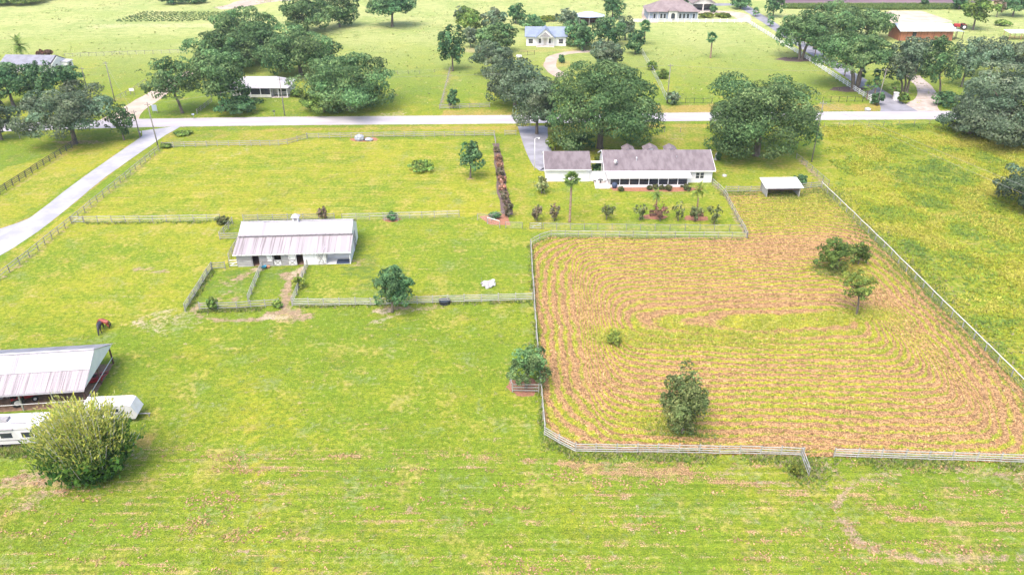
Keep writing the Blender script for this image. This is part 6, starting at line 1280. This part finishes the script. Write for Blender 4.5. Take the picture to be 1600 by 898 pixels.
tr_ = thing('water_trough', 'black round water trough at the board fence below the stable', 'water trough', G(695, 474))
rim = MB(); nseg = 22
for zz, rr_ in ((0, 0.72), (0.62, 0.80), (0.62, 0.74), (0.45, 0.72)):
    rim.v += [(rr_ * math.cos(2 * PI * k / nseg) * 1.1, rr_ * math.sin(2 * PI * k / nseg), zz) for k in range(nseg)]
for i in range(3): rim.f += [(i * nseg + k, i * nseg + (k + 1) % nseg, (i + 1) * nseg + (k + 1) % nseg, (i + 1) * nseg + k) for k in range(nseg)]
rim.build('tank', 'black_plastic', tr_); MB().disc((0, 0, 0.5), 0.72, (0, 0, 1), 0.02, 22).build('water', 'water', tr_); MB().tube([(0.3, 0.7, 0.0), (0.3, 0.7, 0.75), (0.3, 0.45, 0.72)], [0.03, 0.03, 0.03], 6).build('fill_pipe', 'galvanised', tr_)
def sign(px_, py_, w_, h_, z0, label, mat='white_paint', name='sign', cat='sign'):
    o = thing(name, label, cat, G(px_, py_)); MB().box(-w_ / 2, w_ / 2, -0.03, 0.03, z0, z0 + h_).build('panel', mat, o)
    for s in (-1, 1): MB().box(s * w_ * 0.42 - 0.05, s * w_ * 0.42 + 0.05, 0.032, 0.12, 0, z0 + h_).build('post', 'wood_post', o)
    return o
sign(243, 177, 1.3, 1.6, 0.6, 'tall pale sign board on the grass right of the sandy drive', 'metal_roof_far'); sign(207, 148, 1.3, 0.8, 1.0, 'white notice board by the fence left of the sandy drive')
def mailbox(px_, py_, label, mat='white_paint'):
    o = thing('mailbox', label, 'mailbox', G(px_, py_)); MB().box(-0.06, 0.06, -0.06, 0.06, 0, 1.05).build('post', 'wood_post', o)
    MB().prism([(-0.15, 1.051), (0.15, 1.051), (0.15, 1.25), (0.08, 1.36), (-0.08, 1.36), (-0.15, 1.25)], -0.3, 0.3).build('box', mat, o)
mailbox(429, 181, 'dark mailbox on the grass before the white cottage', 'dark_metal'); mailbox(303, 186, 'green-grey mailbox by the road under the open oak', 'blue_grey_wall'); mailbox(220, 214, 'white mailbox at the foot of the lane corner pole')
for px_, lb in ((1038, 'left thin stake on the front lawn by the road'), (1063, 'right thin stake on the front lawn by the road')):
    o = thing('stake', lb, 'stake', G(px_, 207)); MB().box(-0.06, 0.06, -0.06, 0.06, 0, 1.1).build('shaft', 'wood_post', o); MB().box(-0.08, 0.08, -0.08, 0.08, 1.1, 1.16).build('cap', 'wood_pale', o)
o = thing('well_cover', 'small pale round well cover on the lawn right of the house', 'well cover', G(1132, 275)); MB().tube([(0, 0, 0), (0, 0, 0.25)], [0.5, 0.45], 14).build('ring', 'rock_pale', o); MB().tube([(0, 0, 0.25), (0, 0, 0.3)], [0.3, 0.26], 14).build('lid', 'concrete', o)
o = thing('propane_tank', 'white round tank in front of the grove beside the farmhouse', 'tank', G(811, 92)); MB().tube([(-0.95, 0, 0.75), (-0.8, 0, 0.75), (0.8, 0, 0.75), (0.95, 0, 0.75)], [0.2, 0.5, 0.5, 0.2], 14).build('shell', 'white_paint', o, True)
for s in (-0.5, 0.5): MB().box(s - 0.08, s + 0.08, -0.3, 0.3, 0, 0.3).build('foot', 'concrete', o)
o = thing('statue', 'pale statue beside the right end of the main house', 'statue', G(1118, 250)); MB().box(-0.3, 0.3, -0.3, 0.3, 0, 0.4).build('plinth', 'rock_pale', o); MB().tube([(0, 0, 0.4), (0, 0, 0.8), (0, 0, 1.2), (0, 0, 1.4), (0, 0, 1.6)], [0.26, 0.18, 0.24, 0.1, 0.15], 10).build('figure', 'rock_pale', o, True)
shrub((1119, 236, 1127, 252), DARK, 'thin dark shrub beside the statue at the house end')

# ------------------------------------------------------------------ CROP ROWS in the far field
g0 = np.array([(gx_, gy_) for gy_ in np.arange(300, 352, 2.6) for gx_ in np.arange(-200, -105, 1.9)])      # plants set out on a grid
g0 = np.repeat(g0, 3, 0) + RNG.normal(0, 0.28, (len(g0) * 3, 2)); q = in_poly(g0[:, 0], g0[:, 1], W([(176, 35), (222, 20), (374, 15), (366, 33)])); x, y = g0[q, 0], g0[q, 1]; k = len(x)
tufts('crop_rows', 'rows of dark green young crop plants in the far field', x, y, RNG.uniform(0.5, 1.0, k), RNG.uniform(0.35, 0.7, k), pick([(0.12, 0.18, 0.07), (0.09, 0.15, 0.06), (0.16, 0.22, 0.08)], k), 3)
x, y = RNG.uniform(-330, 330, 90000), RNG.uniform(205, 470, 90000); f = fbm(x * 0.06, y * 0.06, 141) * 0.7 + fbm(x * 0.4, y * 0.4, 142) * 0.5
road_d = dist_line(x, y, W([(-500, 207), (200, 193), (800, 186.5), (1475, 180), (2100, 175)])); drv = dist_line(x, y, W([(1412, 184), (1395, 163), (1330, 118), (1180, 22), (1085, 9)])); drv2 = dist_line(x, y, W([(183, 190), (240, 150), (300, 112)])); drv3 = dist_line(x, y, W([(880, 120), (862, 100), (885, 83), (930, 80)]))
q = (f + RNG.normal(0, 0.12, len(x)) > 0.78) & (road_d > 6) & (drv > 6) & (drv2 > 6) & (drv3 > 4) & ~in_poly(x, y, W([(1376, 22), (1392, 17), (1440, 17.5), (1490, 34), (1470, 36), (1395, 37)])) & ~in_poly(x, y, W([(1215, 8), (1505, 8), (1620, -6), (1700, -30), (1300, -30), (1180, -8)])); x, y = x[q], y[q]; k = len(x)
tufts('far_field_weeds', 'rough grass and weeds dotted over the far fields', x, y, RNG.uniform(0.15, 0.5, k), RNG.uniform(0.2, 0.5, k), pick([(0.28, 0.33, 0.11), (0.34, 0.37, 0.14), (0.40, 0.38, 0.17), (0.20, 0.26, 0.09)], k), 3, lean=2.0)
x, y = scatter([(1225, 14), (1225, 8), (1380, 7.5), (1505, 8), (1505, 15), (1380, 16)], 14000); k = len(x)
tufts('bank_weeds', 'band of tall green weeds below the ploughed field', x, y, RNG.uniform(0.5, 1.4, k), RNG.uniform(0.3, 0.6, k), pick([(0.14, 0.21, 0.06), (0.10, 0.17, 0.05), (0.2, 0.25, 0.07)], k), 3)

# ------------------------------------------------------------------ HORSES
def horse(label, loc, rz, c1, c2, hair):
    root = thing('horse', label, 'horse', loc, rz)
    J = [('pel', (-0.50, 0, 1.22), .30), ('mid', (-0.05, 0, 1.17), .31), ('chest', (0.42, 0, 1.18), .31), ('wither', (0.62, 0, 1.22), .24), ('neck1', (0.92, 0, 1.02), .17), ('neck2', (1.16, 0, 0.70), .125), ('poll', (1.28, 0, 0.50), .115), ('face', (1.36, 0, 0.27), .085), ('muz', (1.38, 0, 0.10), .065), ('dock', (-0.82, 0, 1.20), .13)]
    E_ = [('pel', 'mid'), ('mid', 'chest'), ('chest', 'wither'), ('wither', 'neck1'), ('neck1', 'neck2'), ('neck2', 'poll'), ('poll', 'face'), ('face', 'muz'), ('pel', 'dock')]
    for s, nm in ((1, 'l'), (-1, 'r')):
        o1 = 0.10 * s
        J += [('fs' + nm, (0.50, 0.16 * s, 0.92), .15), ('fk' + nm, (0.52 + o1, 0.17 * s, 0.52), .085), ('fc' + nm, (0.50 + o1, 0.17 * s, 0.20), .058), ('fh' + nm, (0.54 + o1, 0.17 * s, 0.035), .068),
              ('hs' + nm, (-0.58, 0.17 * s, 0.92), .19), ('hst' + nm, (-0.48 - o1, 0.18 * s, 0.72), .13), ('hk' + nm, (-0.74 - o1, 0.18 * s, 0.50), .085), ('hc' + nm, (-0.70 - o1, 0.18 * s, 0.20), .06), ('hh' + nm, (-0.64 - o1, 0.18 * s, 0.035), .068)]
        E_ += [('chest', 'fs' + nm), ('fs' + nm, 'fk' + nm), ('fk' + nm, 'fc' + nm), ('fc' + nm, 'fh' + nm), ('pel', 'hs' + nm), ('hs' + nm, 'hst' + nm), ('hst' + nm, 'hk' + nm), ('hk' + nm, 'hc' + nm), ('hc' + nm, 'hh' + nm)]
    ix = {j[0]: i for i, j in enumerate(J)}; me = bpy.data.meshes.new('horse_rig'); me.from_pydata([j[1] for j in J], [(ix[a_], ix[b_]) for a_, b_ in E_], []); me.update()
    tmp = bpy.data.objects.new('tmp', me); COL.objects.link(tmp); sk = tmp.modifiers.new('s', 'SKIN'); sk.use_smooth_shade = True
    for i, j in enumerate(J): me.skin_vertices[0].data[i].radius = (j[2], j[2] * (0.85 if j[0] in ('pel', 'mid', 'chest') else 0.8)); me.skin_vertices[0].data[i].use_root = (i == 0)
    sb_ = tmp.modifiers.new('b', 'SUBSURF'); sb_.levels = 2; sb_.render_levels = 2
    dg = bpy.context.evaluated_depsgraph_get(); dg.update(); out = bpy.data.meshes.new_from_object(tmp.evaluated_get(dg)); bpy.data.objects.remove(tmp)
    out.name = 'body'; k = len(out.vertices); co = np.zeros(k * 3, np.float32); out.vertices.foreach_get('co', co); co = co.reshape(-1, 3)
    f = sstep(0.62, 0.40, co[:, 2]) * (co[:, 0] < 1.0); cc = np.ones((k, 4), np.float32); cc[:, :3] = np.array(c1) * (1 - f[:, None]) + np.array(c2) * f[:, None]
    at = out.attributes.new('Col', 'FLOAT_COLOR', 'POINT'); at.data.foreach_set('color', cc.ravel()); out.materials.clear(); out.materials.append(MATS['coat']); link('body', out, root)
    MB().tube([(-0.86, 0, 1.24), (-1.02, 0, 1.05), (-1.05, 0, 0.7), (-1.02, 0, 0.38)], [0.05, 0.085, 0.09, 0.02], 8).build('tail', hair, root, True)
    MB().add([(0.66, 0.0, 1.42), (0.95, 0.0, 1.2), (1.18, 0, 0.86), (1.34, 0, 0.56), (0.66, 0.14, 1.25), (0.95, 0.19, 1.0), (1.16, 0.15, 0.72), (1.28, 0.10, 0.5)], [(0, 1, 5, 4), (1, 2, 6, 5), (2, 3, 7, 6)]).build('mane', hair, root)
    for s in (-1, 1): MB().add([(1.24, 0.06 * s, 0.58), (1.30, 0.03 * s, 0.60), (1.27, 0.10 * s, 0.60), (1.25, 0.08 * s, 0.76)], [(0, 1, 2), (0, 3, 1), (1, 3, 2), (2, 3, 0)]).build('ear', 'horse_black' if hair == 'horse_black' else hair, root)
    return root
pm('horse_black', (0.012, 0.011, 0.013), (0.02, 0.018, 0.02), 3, 0.4)
horse('black horse grazing in front of the bay horse in the left pasture', G(158, 517), math.radians(-75), (0.022, 0.018, 0.026), (0.010, 0.009, 0.010), 'horse_black')
horse('reddish bay horse grazing behind the black horse', G(165, 512), math.radians(165), (0.24, 0.045, 0.03), (0.03, 0.012, 0.01), 'horse_black')

# ------------------------------------------------------------------ AIR
hz = MB().box(-3600, 3600, -700, 4600, -1.0, 61.5).build('haze', 'rock_pale'); hz['kind'] = 'stuff'; hz['label'] = 'thin pale summer haze over the farmland'; hz['category'] = 'haze'
m = bpy.data.materials.new('haze_air'); m.use_nodes = True; t = m.node_tree; t.nodes.clear()
vo = t.nodes.new('ShaderNodeVolumePrincipled'); vo.inputs['Color'].default_value = (0.82, 0.91, 1.0, 1); vo.inputs['Density'].default_value = 0.00013; vo.inputs['Anisotropy'].default_value = 0.2
ou = t.nodes.new('ShaderNodeOutputMaterial'); t.links.new(vo.outputs[0], ou.inputs['Volume'])
hz.data.materials.clear(); hz.data.materials.append(m)
